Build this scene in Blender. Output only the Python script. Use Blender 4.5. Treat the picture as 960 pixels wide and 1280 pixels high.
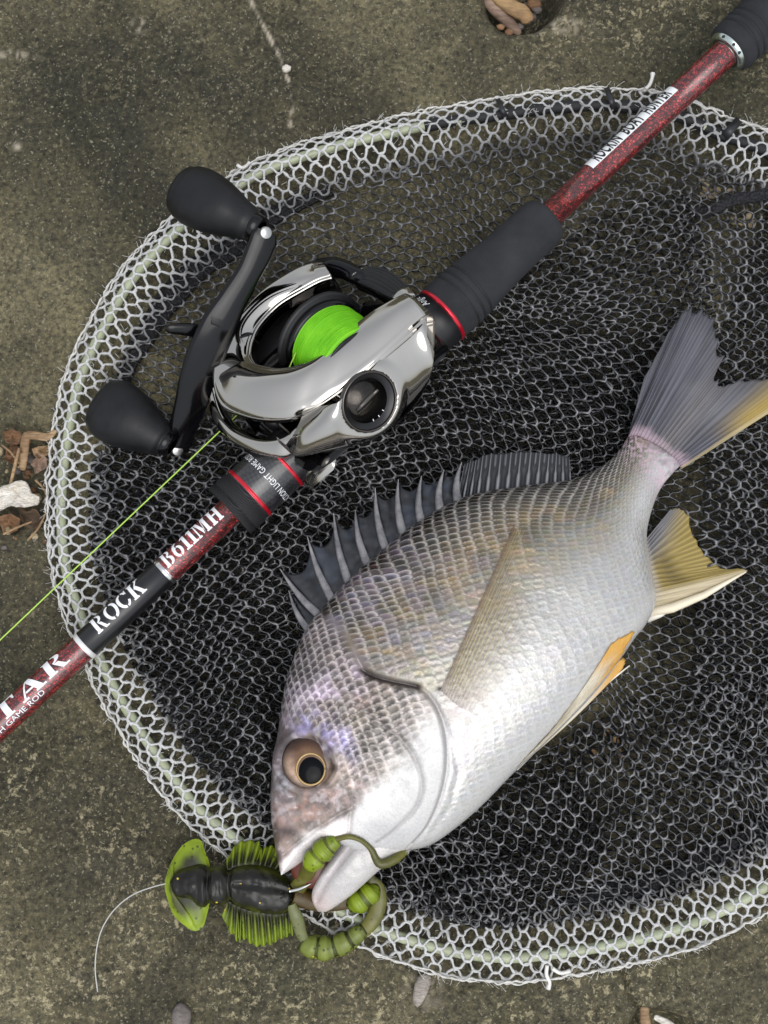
import bpy, math, random
import numpy as np
for _o in list(bpy.data.objects): bpy.data.objects.remove(_o)
random.seed(4); RNG = np.random.default_rng(11)
scene = bpy.context.scene
# ------------------------------------------------------------------ camera
CAM_D = 0.5; CAM_TILT = math.radians(8.0); CAM_F = 640/(0.1925/CAM_D)   # focal length in photo pixels (960x1280)
_c, _s = math.cos(CAM_TILT), math.sin(CAM_TILT)
CAM = np.array([0, -_s*CAM_D, _c*CAM_D])
cam = bpy.data.cameras.new('camera'); cam_o = bpy.data.objects.new('camera', cam)
scene.collection.objects.link(cam_o); scene.camera = cam_o
cam_o.location = CAM; cam_o.rotation_euler = (CAM_TILT, 0, 0)
cam.sensor_fit = 'VERTICAL'; cam.sensor_height = 32; cam.lens = 16/(0.1925/CAM_D)
cam.clip_start = 0.01; cam.clip_end = 200
cam.dof.use_dof = True; cam.dof.focus_distance = 0.465; cam.dof.aperture_fstop = 22
scene.render.resolution_x = 768; scene.render.resolution_y = 1024
# ------------------------------------------------------------------ world: bright overcast sky
SUN_EL, SUN_AZ = math.radians(66), math.radians(-70)      # azimuth measured from +X (picture right) towards +Y
world = bpy.data.worlds.new('World'); scene.world = world; world.use_nodes = True
wn = world.node_tree.nodes; wl = world.node_tree.links; wn.clear()
sky = wn.new('ShaderNodeTexSky'); sky.sky_type = 'NISHITA'; sky.sun_disc = False
sky.sun_elevation = SUN_EL; sky.sun_rotation = math.radians(90) - SUN_AZ
sky.air_density = 1.0; sky.dust_density = 1.0; sky.ozone_density = 1.0
hsv = wn.new('ShaderNodeHueSaturation'); hsv.inputs['Saturation'].default_value = 0.22   # cloud cover
bg = wn.new('ShaderNodeBackground'); bg.inputs['Strength'].default_value = 0.15
wo = wn.new('ShaderNodeOutputWorld')
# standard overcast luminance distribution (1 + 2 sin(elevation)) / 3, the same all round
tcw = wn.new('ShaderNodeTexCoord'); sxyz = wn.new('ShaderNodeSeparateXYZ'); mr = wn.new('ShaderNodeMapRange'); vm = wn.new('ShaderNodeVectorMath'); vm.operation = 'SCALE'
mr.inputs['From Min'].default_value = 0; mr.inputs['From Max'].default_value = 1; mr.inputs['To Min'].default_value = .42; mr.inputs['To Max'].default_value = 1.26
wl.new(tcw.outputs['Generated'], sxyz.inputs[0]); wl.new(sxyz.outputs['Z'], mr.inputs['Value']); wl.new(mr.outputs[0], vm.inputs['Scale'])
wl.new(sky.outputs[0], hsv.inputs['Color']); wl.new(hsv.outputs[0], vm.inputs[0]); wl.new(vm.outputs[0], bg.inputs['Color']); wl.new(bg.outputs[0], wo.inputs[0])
sun = bpy.data.lights.new('sun', 'SUN'); sun.energy = 0.6; sun.angle = math.radians(50); sun.color = (1, .97, .93)
sun_o = bpy.data.objects.new('sun', sun); scene.collection.objects.link(sun_o)
sun_o.rotation_euler = (0, math.radians(90) - SUN_EL, SUN_AZ)
sun_o.location = (0.4, 0.2, 1.0)
vs = scene.view_settings; vs.view_transform = 'Standard'; vs.look = 'None'; vs.gamma = 1; vs.use_curve_mapping = False
vs.exposure = 0.84

# ------------------------------------------------------------------ helpers
def ray(px, py):
    x, y, z = (px-480)/CAM_F, -(py-640)/CAM_F, -1
    return np.array([x, _c*y - _s*z, _s*y + _c*z])
def P(px, py, z=0.0):
    """photo pixel -> point at height z (metres)"""
    d = ray(px, py); return CAM + d*((z-CAM[2])/d[2])
def PP(px, py, z):
    """vectorised P"""
    px, py, z = np.broadcast_arrays(np.asarray(px, float), np.asarray(py, float), np.asarray(z, float))
    x = (px-480)/CAM_F; y = -(py-640)/CAM_F
    d = np.stack([x, _c*y + _s, _s*y - _c], -1)
    t = (z-CAM[2])/d[..., 2]
    return CAM + d*t[..., None]
def to_px(w):
    w = np.asarray(w, float) - CAM
    x = w[..., 0]; y = _c*w[..., 1] + _s*w[..., 2]; z = -_s*w[..., 1] + _c*w[..., 2]
    return 480 + CAM_F*x/(-z), 640 - CAM_F*y/(-z)
def ray_plane(px, py, o, n):
    d = ray(px, py); return CAM + d*(np.dot(o-CAM, n)/np.dot(d, n))
def lin(c):
    c = np.asarray(c, float)/255.0
    return np.where(c <= .04045, c/12.92, ((c+.055)/1.055)**2.4)
def sstep(a, b, x):
    t = np.clip((np.asarray(x, float)-a)/(b-a), 0, 1); return t*t*(3-2*t)
_lat = np.random.default_rng(7).random((256, 256))
def vnoise(x, y):
    x = np.asarray(x, float); y = np.asarray(y, float)
    xi = np.floor(x).astype(int); yi = np.floor(y).astype(int); fx = x-xi; fy = y-yi
    fx = fx*fx*(3-2*fx); fy = fy*fy*(3-2*fy)
    a = _lat[xi & 255, yi & 255]; b = _lat[(xi+1) & 255, yi & 255]
    c = _lat[xi & 255, (yi+1) & 255]; d = _lat[(xi+1) & 255, (yi+1) & 255]
    return (a*(1-fx)+b*fx)*(1-fy) + (c*(1-fx)+d*fx)*fy - .5
def fbm(x, y, o=4, g=.5):
    r = 0; a = 1
    for k in range(o): r = r + a*vnoise(x*2**k+17.3*k, y*2**k+5.1*k); a *= g
    return r
def catmull(pts, n, closed=False):
    p = np.asarray(pts, float); m = len(p)
    if closed: q = np.vstack([p[-1], p, p[0], p[1]]); seg = m
    else: q = np.vstack([2*p[0]-p[1], p, 2*p[-1]-p[-2]]); seg = m-1
    t = np.linspace(0, seg, n, endpoint=not closed); i = np.minimum(t.astype(int), seg-1); f = (t-i)[:, None]
    a, b, c, d = q[i], q[i+1], q[i+2], q[i+3]
    return .5*(2*b + (c-a)*f + (2*a-5*b+4*c-d)*f**2 + (3*b-a-3*c+d)*f**3)
def arcsample(pts, n, closed=False):
    p = catmull(pts, 40*len(pts), closed)
    if closed: p = np.vstack([p, p[:1]])
    L = np.r_[0, np.cumsum(np.linalg.norm(np.diff(p, axis=0), axis=1))]
    t = np.linspace(0, L[-1], n, endpoint=not closed)
    return np.stack([np.interp(t, L, p[:, k]) for k in range(p.shape[1])], -1)
def poly_dist(x, y, pts):
    """unsigned distance to polyline, plus sign (left/right) and param 0..1"""
    pts = np.asarray(pts, float); best = np.full(np.shape(x), 1e9); sg = np.zeros(np.shape(x)); par = np.zeros(np.shape(x))
    n = len(pts)-1
    for k in range(n):
        a, b = pts[k], pts[k+1]; d = b-a; L2 = d@d
        t = np.clip(((x-a[0])*d[0]+(y-a[1])*d[1])/L2, 0, 1)
        qx = x-(a[0]+t*d[0]); qy = y-(a[1]+t*d[1]); r = np.hypot(qx, qy)
        m = r < best; best = np.where(m, r, best); sg = np.where(m, np.sign(d[0]*qy-d[1]*qx), sg); par = np.where(m, (k+t)/n, par)
    return best, sg, par
def in_poly(x, y, poly):
    x = np.asarray(x); r = np.zeros(x.shape, bool); poly = np.asarray(poly); j = len(poly)-1
    for i in range(len(poly)):
        xi, yi = poly[i]; xj, yj = poly[j]
        c = ((yi > y) != (yj > y)) & (x < (xj-xi)*(y-yi)/(yj-yi+1e-12)+xi); r ^= c; j = i
    return r

def make(name, verts, faces, mat=None, parent=None, smooth=True, col=None, kind=None):
    me = bpy.data.meshes.new(name)
    verts = np.asarray(verts, np.float32).reshape(-1, 3)
    if isinstance(faces, np.ndarray):
        k = faces.shape[1]; nf = len(faces)
        me.vertices.add(len(verts)); me.vertices.foreach_set('co', verts.ravel())
        me.loops.add(nf*k); me.loops.foreach_set('vertex_index', faces.astype(np.int32).ravel())
        me.polygons.add(nf); me.polygons.foreach_set('loop_start', np.arange(0, nf*k, k, dtype=np.int32))
        me.update(calc_edges=True)
    else:
        me.from_pydata(verts.tolist(), [], faces)
    if smooth: me.polygons.foreach_set('use_smooth', [True]*len(me.polygons))
    if col is not None:
        at = me.color_attributes.new('Col', 'FLOAT_COLOR', 'POINT')
        c4 = np.ones((len(verts), 4), np.float32); c4[:, :col.shape[1]] = col; at.data.foreach_set('color', c4.ravel())
    if mat: me.materials.append(mat)
    o = bpy.data.objects.new(name, me); scene.collection.objects.link(o)
    if parent: attach(o, parent)
    if kind: o['kind'] = kind
    return o
def attach(o, parent):
    o.parent = parent; bpy.context.view_layer.update() if False else None
    o.matrix_parent_inverse = world_m(parent).inverted()
def world_m(o):
    m = o.matrix_basis.copy()
    if o.parent: m = world_m(o.parent) @ o.matrix_parent_inverse @ m
    return m
def thing(name, label, cat, loc, group=None):
    o = bpy.data.objects.new(name, None); scene.collection.objects.link(o); o.location = loc
    o.empty_display_size = .02; tag(o, label, cat, group); return o
def tag(o, label, cat, group=None):
    o['label'] = label; o['category'] = cat
    if group: o['group'] = group
    return o
def grid_faces(nu, nv, cu=False, cv=False, off=0):
    iu = np.arange(nu if cu else nu-1); iv = np.arange(nv if cv else nv-1)
    I, J = np.meshgrid(iu, iv, indexing='ij'); I2 = (I+1) % nu; J2 = (J+1) % nv
    return np.stack([I*nv+J, I2*nv+J, I2*nv+J2, I*nv+J2], -1).reshape(-1, 4) + off
def tube_geo(path, rad, sides=8, flat=1.0, twist=None, up=None, caps=True):
    """swept tube: path (n,3), rad scalar/array; flat squashes the second axis; returns verts, faces(list)"""
    p = np.asarray(path, float); n = len(p); rad = np.broadcast_to(np.asarray(rad, float), (n,))
    T = np.gradient(p, axis=0); T /= np.linalg.norm(T, axis=1)[:, None]+1e-12
    up = np.array([0, 0, 1.0]) if up is None else np.asarray(up, float)
    S = np.cross(T, up); bad = np.linalg.norm(S, axis=1) < 1e-4; S[bad] = np.cross(T[bad], [1, 0, .01]); S /= np.linalg.norm(S, axis=1)[:, None]
    U = np.cross(S, T)
    a = np.arange(sides)*2*math.pi/sides
    A = a[None, :] + (0 if twist is None else np.asarray(twist)[:, None])
    v = p[:, None, :] + rad[:, None, None]*(np.cos(A)[..., None]*S[:, None, :] + flat*np.sin(A)[..., None]*U[:, None, :])
    f = grid_faces(n, sides, False, True)[:, ::-1]
    return v.reshape(-1, 3), f
def tube(name, path, rad, mat, parent=None, sides=10, flat=1.0, up=None):
    v, f = tube_geo(path, rad, sides, flat, up=up); n = len(path)
    fl = [tuple(q) for q in f.tolist()]; fl.append(tuple(range(sides))); fl.append(tuple(range((n-1)*sides, n*sides))[::-1])
    return make(name, v, fl, mat, parent)
def loft(name, rings, mat, parent=None, caps=True, smooth=True, closed=True):
    r = np.asarray(rings, float); nu, nv = r.shape[:2]
    f = [tuple(q) for q in grid_faces(nu, nv, False, closed).tolist()]
    if caps and closed: f.append(tuple(range(nv))[::-1]); f.append(tuple(range((nu-1)*nv, nu*nv)))
    return make(name, r.reshape(-1, 3), f, mat, parent, smooth)
def lathe(name, o, ax, e1, e2, prof, mat, parent=None, sides=48, caps=True):
    """prof: list of (s, r) along axis ax"""
    t = np.arange(sides)*2*math.pi/sides
    rings = [o + ax*s + r*(np.cos(t)[:, None]*e1 + np.sin(t)[:, None]*e2) for s, r in prof]
    return loft(name, rings, mat, parent, caps)
def blob(name, c, e, mat, parent=None, seg=20, rings=12, bump=0, seed=0):
    """ellipsoid with axis vectors e[0..2], optional lumps"""
    rg = np.random.default_rng(seed); v = []
    for i in range(rings+1):
        th = math.pi*i/rings
        for j in range(seg):
            ph = 2*math.pi*j/seg; d = np.array([math.sin(th)*math.cos(ph), math.sin(th)*math.sin(ph), math.cos(th)])
            k = 1 + bump*(float(vnoise(d[0]*1.7+seed*3.1+9, d[1]*1.7+d[2]*2.3+seed))*2 + float(vnoise(d[0]*4+seed, d[2]*4+d[1]*3)))
            v.append(c + k*(d[0]*e[0]+d[1]*e[1]+d[2]*e[2]))
    return make(name, v, [tuple(q) for q in grid_faces(rings+1, seg, False, True)[:, ::-1].tolist()], mat, parent)
def sheet(name, top, thick, mat, parent=None, col=None):
    """closed thin slab from a grid of points (nu,nv,3); thick in metres (array ok), offset straight down"""
    t = np.asarray(top, float); nu, nv = t.shape[:2]
    bot = t.copy(); bot[..., 2] -= thick
    v = np.concatenate([t.reshape(-1, 3), bot.reshape(-1, 3)])
    f1 = grid_faces(nu, nv); n = nu*nv; f2 = f1[:, ::-1]+n
    idx = np.arange(n).reshape(nu, nv); loop = np.r_[idx[:, 0], idx[-1, 1:], idx[-2::-1, -1], idx[0, -2:0:-1]]
    nx = np.roll(loop, -1); f3 = np.stack([loop, loop+n, nx+n, nx], -1)
    c = None if col is None else np.concatenate([col.reshape(n, -1)]*2)
    o = make(name, v, np.concatenate([f1, f2, f3]), mat, parent, col=c)
    return o

# ------------------------------------------------------------------ material helpers
class MT:
    def __init__(s, name):
        s.m = bpy.data.materials.new(name); s.m.use_nodes = True; s.nt = s.m.node_tree; s.n = s.nt.nodes; s.b = s.n['Principled BSDF']; s.out = s.n['Material Output']
        s.tc = None
    def add(s, t, **k):
        n = s.n.new(t)
        for a, v in k.items(): setattr(n, a, v)
        return n
    def co(s):
        if not s.tc: s.tc = s.add('ShaderNodeTexCoord')
        return s.tc.outputs['Object']
    def link(s, a, b): s.nt.links.new(a, b)
    def set(s, **k):
        for a, v in k.items():
            i = s.b.inputs[a.replace('_', ' ')]
            if hasattr(v, 'is_linked'): s.link(v, i)
            else:
                if isinstance(v, (tuple, list, np.ndarray)) and len(v) == 3 and i.type == 'RGBA': v = (*[float(x) for x in v], 1)
                i.default_value = v
        return s
    def noise(s, scale, detail=4, rough=.55, vec=None, dist=0):
        n = s.add('ShaderNodeTexNoise'); n.inputs['Scale'].default_value = scale; n.inputs['Detail'].default_value = detail
        n.inputs['Roughness'].default_value = rough; n.inputs['Distortion'].default_value = dist; s.link(vec or s.co(), n.inputs['Vector']); return n.outputs['Fac']
    def voro(s, scale, feature='F1', out='Distance', vec=None):
        n = s.add('ShaderNodeTexVoronoi'); n.feature = feature; n.inputs['Scale'].default_value = scale; s.link(vec or s.co(), n.inputs['Vector']); return n.outputs[out]
    def ramp(s, fac, stops, interp='LINEAR'):
        n = s.add('ShaderNodeValToRGB'); cr = n.color_ramp; cr.interpolation = interp
        while len(cr.elements) < len(stops): cr.elements.new(.5)
        for e, (p, c) in zip(cr.elements, stops):
            e.position = p
            if not hasattr(c, '__len__'): c = (c, c, c)
            e.color = (*[float(x) for x in c], 1)
        s.link(fac, n.inputs[0]); return n.outputs[0]
    def mix(s, fac, a, b, mode='MIX'):
        n = s.add('ShaderNodeMix'); n.data_type = 'RGBA'; n.blend_type = mode
        for sock, v in ((n.inputs[0], fac), (n.inputs[6], a), (n.inputs[7], b)):
            if hasattr(v, 'is_linked'): s.link(v, sock)
            elif hasattr(v, '__len__'): sock.default_value = (*[float(x) for x in v], 1)
            else: sock.default_value = (v, v, v, 1) if sock.type == 'RGBA' else v
        return n.outputs[2]
    def math(s, op, a, b=0.0):
        n = s.add('ShaderNodeMath'); n.operation = op
        for sock, v in ((n.inputs[0], a), (n.inputs[1], b)):
            if hasattr(v, 'is_linked'): s.link(v, sock)
            else: sock.default_value = v
        return n.outputs[0]
    def bump(s, h, strength=.5, dist=.001):
        n = s.add('ShaderNodeBump'); n.inputs['Strength'].default_value = strength; n.inputs['Distance'].default_value = dist
        s.link(h, n.inputs['Height']); s.link(n.outputs[0], s.b.inputs['Normal']); return s
    def attr(s, name='Col'):
        n = s.add('ShaderNodeAttribute'); n.attribute_name = name; return n
def simple(name, col, rough=.5, metal=0.0, **k):
    m = MT(name); m.set(Base_Color=lin(col), Roughness=rough, Metallic=metal)
    m.set(**k); return m.m
# ================================================================== ground: weathered mossy concrete
CRACK1 = [(300, -30), (318, 8), (335, 40), (352, 75), (360, 100), (366, 125), (362, 155)]
CRACK2 = [(775, 1205), (783, 1222), (788, 1245), (800, 1262), (806, 1300)]
def ground_height(px, py):
    """metres, from photo-pixel coordinates on the ground plane"""
    h = 0.0022*fbm(px/150, py/150, 3) + 0.0011*fbm(px/26+9, py/26, 3) + .0005*fbm(px/5, py/5, 2)
    h = h - .0020                                             # mean just below zero
    pits = sstep(.20, .34, fbm(px/9+31, py/9+11, 2)); h = h - .0007*pits
    # hollow with driftwood (top)
    d = np.hypot((px-652)/52, (py+2)/44); h = h - .016*(1-sstep(.55, 1.05, d)) + .0025*np.exp(-((d-1.25)/.22)**2)
    d = np.hypot((px-705)/42, (py-30)/30); h = h + .0022*np.exp(-d*d)
    # hollow with litter (left)
    d = np.hypot((px-15)/58, (py-592)/75); h = h - .007*(1-sstep(.5, 1.1, d))
    d = np.hypot((px-825)/55, (py-1300)/42); h = h - .012*(1-sstep(.5, 1.0, d))
    dd, _, _ = poly_dist(px, py, CRACK1); w = 1+.6*vnoise(px/7, py/7); h = h + .0007*np.exp(-(dd/(3.2*w))**2)
    dd, _, _ = poly_dist(px, py, CRACK2); h = h - .0032*np.exp(-(dd/2.6)**2)
    dd, _, _ = poly_dist(px, py, [(60, 905), (110, 830), (160, 780)]); h = h - .0008*np.exp(-(dd/30)**2)
    return h
def ground_z(px, py):
    return float(ground_height(np.array([float(px)]), np.array([float(py)]))[0])
def build_ground():
    gx = np.linspace(-.19, .19, 400); gy = np.linspace(-.25, .27, 540)
    ext = np.array([.01, .03, .07, .15, .3, .6, 1.2, 2.5, 5.0, 12.0])
    gx = np.r_[gx[0]-ext[::-1], gx, gx[-1]+ext]; gy = np.r_[gy[0]-ext[::-1], gy, gy[-1]+ext]
    X, Y = np.meshgrid(gx, gy, indexing='ij')
    pt = np.stack([X, Y, 0*X], -1); PXc = 480 + X/.00030; PYc = 640 - Y/.00030
    qx, qy = to_px(pt)
    far = sstep(.2, .6, np.hypot(X, Y))
    qx = np.where(far > .5, PXc, qx); qy = np.where(far > .5, PYc, qy)
    Z = ground_height(qx, qy)
    Z = Z*(1-far) + far*(.02*fbm(X*1.5, Y*1.5, 3)-.004)
    # pale vein and lichen masks carried as a real surface mask
    d1, _, _ = poly_dist(qx, qy, CRACK1)
    d1 = d1+2.2*fbm(qx/8, qy/8, 2); vein = np.exp(-(d1/(1.5+1.6*vnoise(qx/9, qy/9)))**2)*sstep(-.30, .2, vnoise(qx/7, qy/7))
    d3 = np.hypot((qx-530)/22, (qy-1235)/26); vein = np.maximum(vein, .6*np.exp(-d3**2)*sstep(-.1, .25, vnoise(qx/6, qy/6)))
    for cx, cy, rx, ry in ((12, 66, 26, 5), (172, 26, 9, 9), (20, 182, 5, 5), (700, 34, 34, 8)):
        vein = np.maximum(vein, .75*np.exp(-((qx-cx)/rx)**2-((qy-cy)/ry)**2)*sstep(-.2, .3, vnoise(qx/4, qy/4)))
    damp = np.exp(-((qx-420)/110)**2-((qy-120)/120)**2)*.7 + .9*np.exp(-((qx-150)/170)**2-((qy-1010)/120)**2)
    damp = np.maximum(damp, 1.0*np.exp(-((qx-12)/52)**2-((qy-600)/80)**2))
    lich = .07 + .84*sstep(780, 1000, qy) + .2*sstep(300, 0, qy) + .5*sstep(560, 700, qx)*sstep(140, 40, qy)
    col = np.stack([vein, np.clip(damp, 0, 1), np.clip(lich, 0, 1)], -1).reshape(-1, 3)
    m = MT('mossy_concrete')
    at = m.attr('Col'); sep = m.add('ShaderNodeSeparateColor'); m.link(at.outputs['Color'], sep.inputs[0])
    vein_, damp_, lich_ = sep.outputs[0], sep.outputs[1], sep.outputs[2]
    big = m.noise(9, 5, .6); med = m.noise(55, 6, .65); fine = m.noise(330, 6, .7); grit = m.noise(900, 3, .6)
    base = m.ramp(big, [(.30, lin((62, 62, 47))), (.5, lin((93, 88, 69))), (.70, lin((132, 126, 100)))])
    base = m.mix(m.ramp(med, [(.36, 0), (.62, 1)]), m.mix(.38, base, lin((52, 48, 36))), base)
    stn = m.noise(5.5, 4, .6, dist=.8); base = m.mix(m.ramp(stn, [(.40, .75), (.53, 0)]), base, lin((40, 40, 31)))
    base = m.mix(m.math('MULTIPLY', damp_, .8), base, lin((44, 43, 33)))
    g1 = m.ramp(m.noise(520, 6, .78), [(.36, lin((58, 54, 44))), (.50, (.46, .45, .42)), (.60, lin((238, 232, 214)))])
    base = m.mix(.72, base, g1, 'OVERLAY')
    # grains of pale aggregate
    wv = m.add('ShaderNodeTexNoise'); wv.inputs['Scale'].default_value = 260; m.link(m.co(), wv.inputs['Vector']); va = m.add('ShaderNodeVectorMath'); va.operation = 'SCALE'; va.inputs['Scale'].default_value = .0045; m.link(wv.outputs['Color'], va.inputs[0]); vb = m.add('ShaderNodeVectorMath'); m.link(m.co(), vb.inputs[0]); m.link(va.outputs[0], vb.inputs[1]); vs_ = m.voro(520, 'F1', 'Color', vec=vb.outputs[0]); sepv = m.add('ShaderNodeSeparateColor'); m.link(vs_, sepv.inputs[0])
    vd = m.voro(520, vec=vb.outputs[0])
    grain = m.math('MULTIPLY', m.math('GREATER_THAN', sepv.outputs[0], m.ramp(m.noise(60, 3), [(.35, .93), (.65, .70)])), m.ramp(m.math('ADD', vd, m.math('MULTIPLY', m.noise(1300, 2), .5)), [(.42, 1), (.66, 0)]))
    base = m.mix(m.math('MULTIPLY', grain, .34), base, m.mix(sepv.outputs[1], lin((172, 164, 134)), lin((110, 102, 80))))
    v2 = m.voro(1150, 'F1', 'Color', vec=vb.outputs[0]); sp2 = m.add('ShaderNodeSeparateColor'); m.link(v2, sp2.inputs[0])
    gr2 = m.math('MULTIPLY', m.math('GREATER_THAN', sp2.outputs[0], .86), m.ramp(m.voro(1150, vec=vb.outputs[0]), [(.25, 1), (.5, 0)])); base = m.mix(m.math('MULTIPLY', gr2, .42), base, lin((176, 170, 146)))
    dark = m.math('MULTIPLY', m.math('LESS_THAN', sepv.outputs[0], .10), m.ramp(vd, [(.30, 1), (.55, 0)]))
    base = m.mix(m.math('MULTIPLY', dark, .6), base, lin((34, 31, 24)))
    # lichen flakes
    l1 = m.noise(360, 8, .74, dist=.3); l2 = m.noise(38, 3, .5)
    lm = m.math('MULTIPLY', m.ramp(l1, [(.545, 0), (.60, 1)]), m.ramp(l2, [(.40, .12), (.60, 1)]))
    lm = m.math('MULTIPLY', lm, lich_)
    base = m.mix(m.math('MULTIPLY', lm, .85), base, m.mix(grit, lin((196, 186, 152)), lin((150, 138, 104))))
    base = m.mix(vein_, base, m.mix(fine, lin((205, 195, 175)), lin((150, 138, 118))))
    m.set(Base_Color=base, Roughness=m.ramp(med, [(.3, .62), (.7, .92)]), Specular_IOR_Level=.35)
    hh = m.math('ADD', m.math('MULTIPLY', fine, 1.0), m.math('MULTIPLY', grit, .45)); hh = m.math('ADD', hh, m.math('MULTIPLY', grain, .15))
    m.bump(hh, .9, .0011)
    V = np.stack([X, Y, Z], -1).reshape(-1, 3)
    o = make('ground', V, grid_faces(*X.shape), m.m, col=col); o['kind'] = 'structure'
build_ground()

# ------------------------------------------------------------------ litter on the ground
def wood_mat(name, c1, c2, sc=60):
    m = MT(name); v = m.add('ShaderNodeMapping'); v.inputs['Rotation'].default_value = (0, 0, .8); v.inputs['Scale'].default_value = (.35, 1.6, 1); m.link(m.co(), v.inputs[0])
    n = m.noise(sc, 5, .6, vec=v.outputs[0]); n2 = m.noise(sc*7, 5, .6, vec=v.outputs[0])
    b = m.ramp(n, [(.3, lin(c1)), (.7, lin(c2))]); b = m.mix(m.ramp(n2, [(.35, .5), (.6, 0)]), b, lin((70, 52, 36)))
    m.set(Base_Color=b, Roughness=.75); m.bump(n2, .6, .0006); return m.m
M_WOOD = wood_mat('driftwood', (132, 100, 66), (196, 164, 116))
M_WOOD2 = wood_mat('grey_driftwood', (120, 98, 84), (176, 150, 130))
M_TWIG = wood_mat('dry_twig', (128, 100, 70), (190, 160, 122), 120)
M_LEAF = wood_mat('dead_leaf', (88, 62, 42), (150, 112, 78), 90)
M_SHELL = wood_mat('pale_shell', (205, 195, 178), (240, 236, 226), 200)
M_STONE = wood_mat('grey_pebble', (92, 86, 84), (140, 132, 128), 300)
M_CREAM = wood_mat('cream_pebble', (150, 132, 100), (205, 190, 155), 300)
def stick(name, pts, r, mat, z0, z1, label, cat, group=None, flat=.75, sides=10):
    p = arcsample(pts, 24); t = np.linspace(0, 1, 24); z = z0+(z1-z0)*t
    path = PP(p[:, 0], p[:, 1], z); rg = np.random.default_rng(abs(hash(label)) % 999 if False else len(label))
    rr = np.interp(t, np.linspace(0, 1, len(r)), r)*(1+.10*fbm(t*5+len(label), t*3, 3)); rr[0] *= .6; rr[-1] *= .55
    return tag(tube(name, path, rr, mat, None, sides, flat), label, cat, group)
stick('driftwood_piece', [(600, -20), (612, 2), (626, 18), (638, 30), (650, 43)], [.0030, .0031, .0029, .0026, .0016], M_WOOD2, -.006, -.009, 'slender greyish driftwood stick wedged in the hollow of the concrete', 'driftwood')
stick('driftwood_piece', [(612, -22), (625, -4), (640, 9), (654, 17), (662, 28)], [.0032, .0034, .0033, .0035, .0026], M_WOOD, -.004, -.006, 'thick tan driftwood stick with rounded end in the hollow of the concrete', 'driftwood', flat=.55)
def pebble(name, px, py, r, mat, label, cat='pebble', z=None, sq=(1, .8, .6), ang=0, seed=0, group=None, sink=.35):
    z = ground_z(px, py)+r*sq[2]*(1-sink) if z is None else z
    c = P(px, py, z); ca, sa = math.cos(ang), math.sin(ang)
    e = np.array([[ca*r*sq[0], sa*r*sq[0], 0], [-sa*r*sq[1], ca*r*sq[1], 0], [0, 0, r*sq[2]]])
    return tag(blob(name, c, e, mat, None, 14, 9, .16, seed), label, cat, group)
G1 = 'crumbs of dark gravel in the driftwood hollow'
for k, (x, y, r) in enumerate(((668, 4, .0035), (664, 22, .0024), (645, -4, .0030), (672, 12, .0022), (636, 40, .0018), (650, 33, .0016), (626, 34, .0017), (658, 8, .002))):
    pebble('gravel_crumb', x, y, r, M_STONE if k % 2 else M_LEAF, 'small dark gravel crumb lying in the driftwood hollow', 'gravel', seed=k, group=G1)
stick('twig', [(28, 588), (30, 566), (32, 549), (36, 544), (48, 545), (60, 546), (70, 538)], [.0013, .0016, .0018, .0019, .0016, .0015, .0010], M_TWIG, -.001, .0035, 'flat tan twig bent at a right angle beside the net rim', 'twig', flat=.45)
stick('twig', [(12, 610), (18, 585), (24, 560)], [.0006, .0007, .0006], M_TWIG, .0005, .003, 'thin straight tan twig leaning upright among the litter', 'twig', flat=1)
def leaf(name, outline, z, mat, label, cat, curl=.003, seed=0, thick=.0005):
    poly = np.asarray(outline, float); c = poly.mean(0); _pl = np.vstack([poly, poly[:1]]); _L = np.r_[0, np.cumsum(np.linalg.norm(np.diff(_pl, axis=0), axis=1))]; _q = np.linspace(0, _L[-1], 28, endpoint=False); ring = np.stack([np.interp(_q, _L, _pl[:, k]) for k in (0, 1)], -1); ring = ring+2.2*np.stack([vnoise(_q/4+seed, _q*0+seed), vnoise(_q/4+seed, _q*0+seed+9)], -1); top = []
    for k in range(7):
        f = k/6; q = c+(ring-c)*(f if k else .02)
        zz = z + curl*(f**2)*(1+2.4*fbm(q[:, 0]/12+seed, q[:, 1]/12, 2)) + .0030*fbm(q[:, 0]/6+seed, q[:, 1]/6, 3)
        top.append(PP(q[:, 0], q[:, 1], zz))
    t = np.asarray(top); bot = t.copy(); bot[..., 2] -= thick
    n = t.shape[0]*t.shape[1]; f1 = grid_faces(7, 28, False, True); f2 = f1[:, ::-1]+n
    last = np.arange(6*28, 7*28); nx = np.roll(last, -1); f3 = np.stack([last, last+n, nx+n, nx], -1)
    return tag(make(name, np.concatenate([t.reshape(-1, 3), bot.reshape(-1, 3)]), np.concatenate([f1, f2, f3]), mat), label, cat)
leaf('shell_fragment', [(-6, 612), (10, 606), (22, 600), (34, 602), (38, 615), (50, 622), (46, 632), (30, 634), (12, 632), (-4, 640)], .0005, M_SHELL, 'broken creamy white shell fragment lying in the left litter', 'shell', .0022, 3, .0012)
leaf('dead_leaf', [(2, 540), (18, 536), (28, 542), (24, 556), (8, 554)], -.002, M_LEAF, 'small brown dead leaf next to the bent twig', 'leaf', .002, 5)
leaf('dead_leaf', [(38, 580), (48, 566), (58, 572), (60, 584), (44, 592)], -.001, M_WOOD2, 'curled pinkish grey dead leaf above the shell fragment', 'leaf', .003, 8)
leaf('dead_leaf', [(-4, 646), (12, 642), (26, 648), (22, 664), (4, 668)], -.003, M_LEAF, 'dark brown dead leaf below the shell fragment', 'leaf', .002, 12)
leaf('dead_leaf', [(8, 560), (22, 556), (30, 570), (20, 582), (6, 576)], -.0045, M_LEAF, 'crumpled dark brown dead leaf behind the thin twig', 'leaf', .004, 15)
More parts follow.
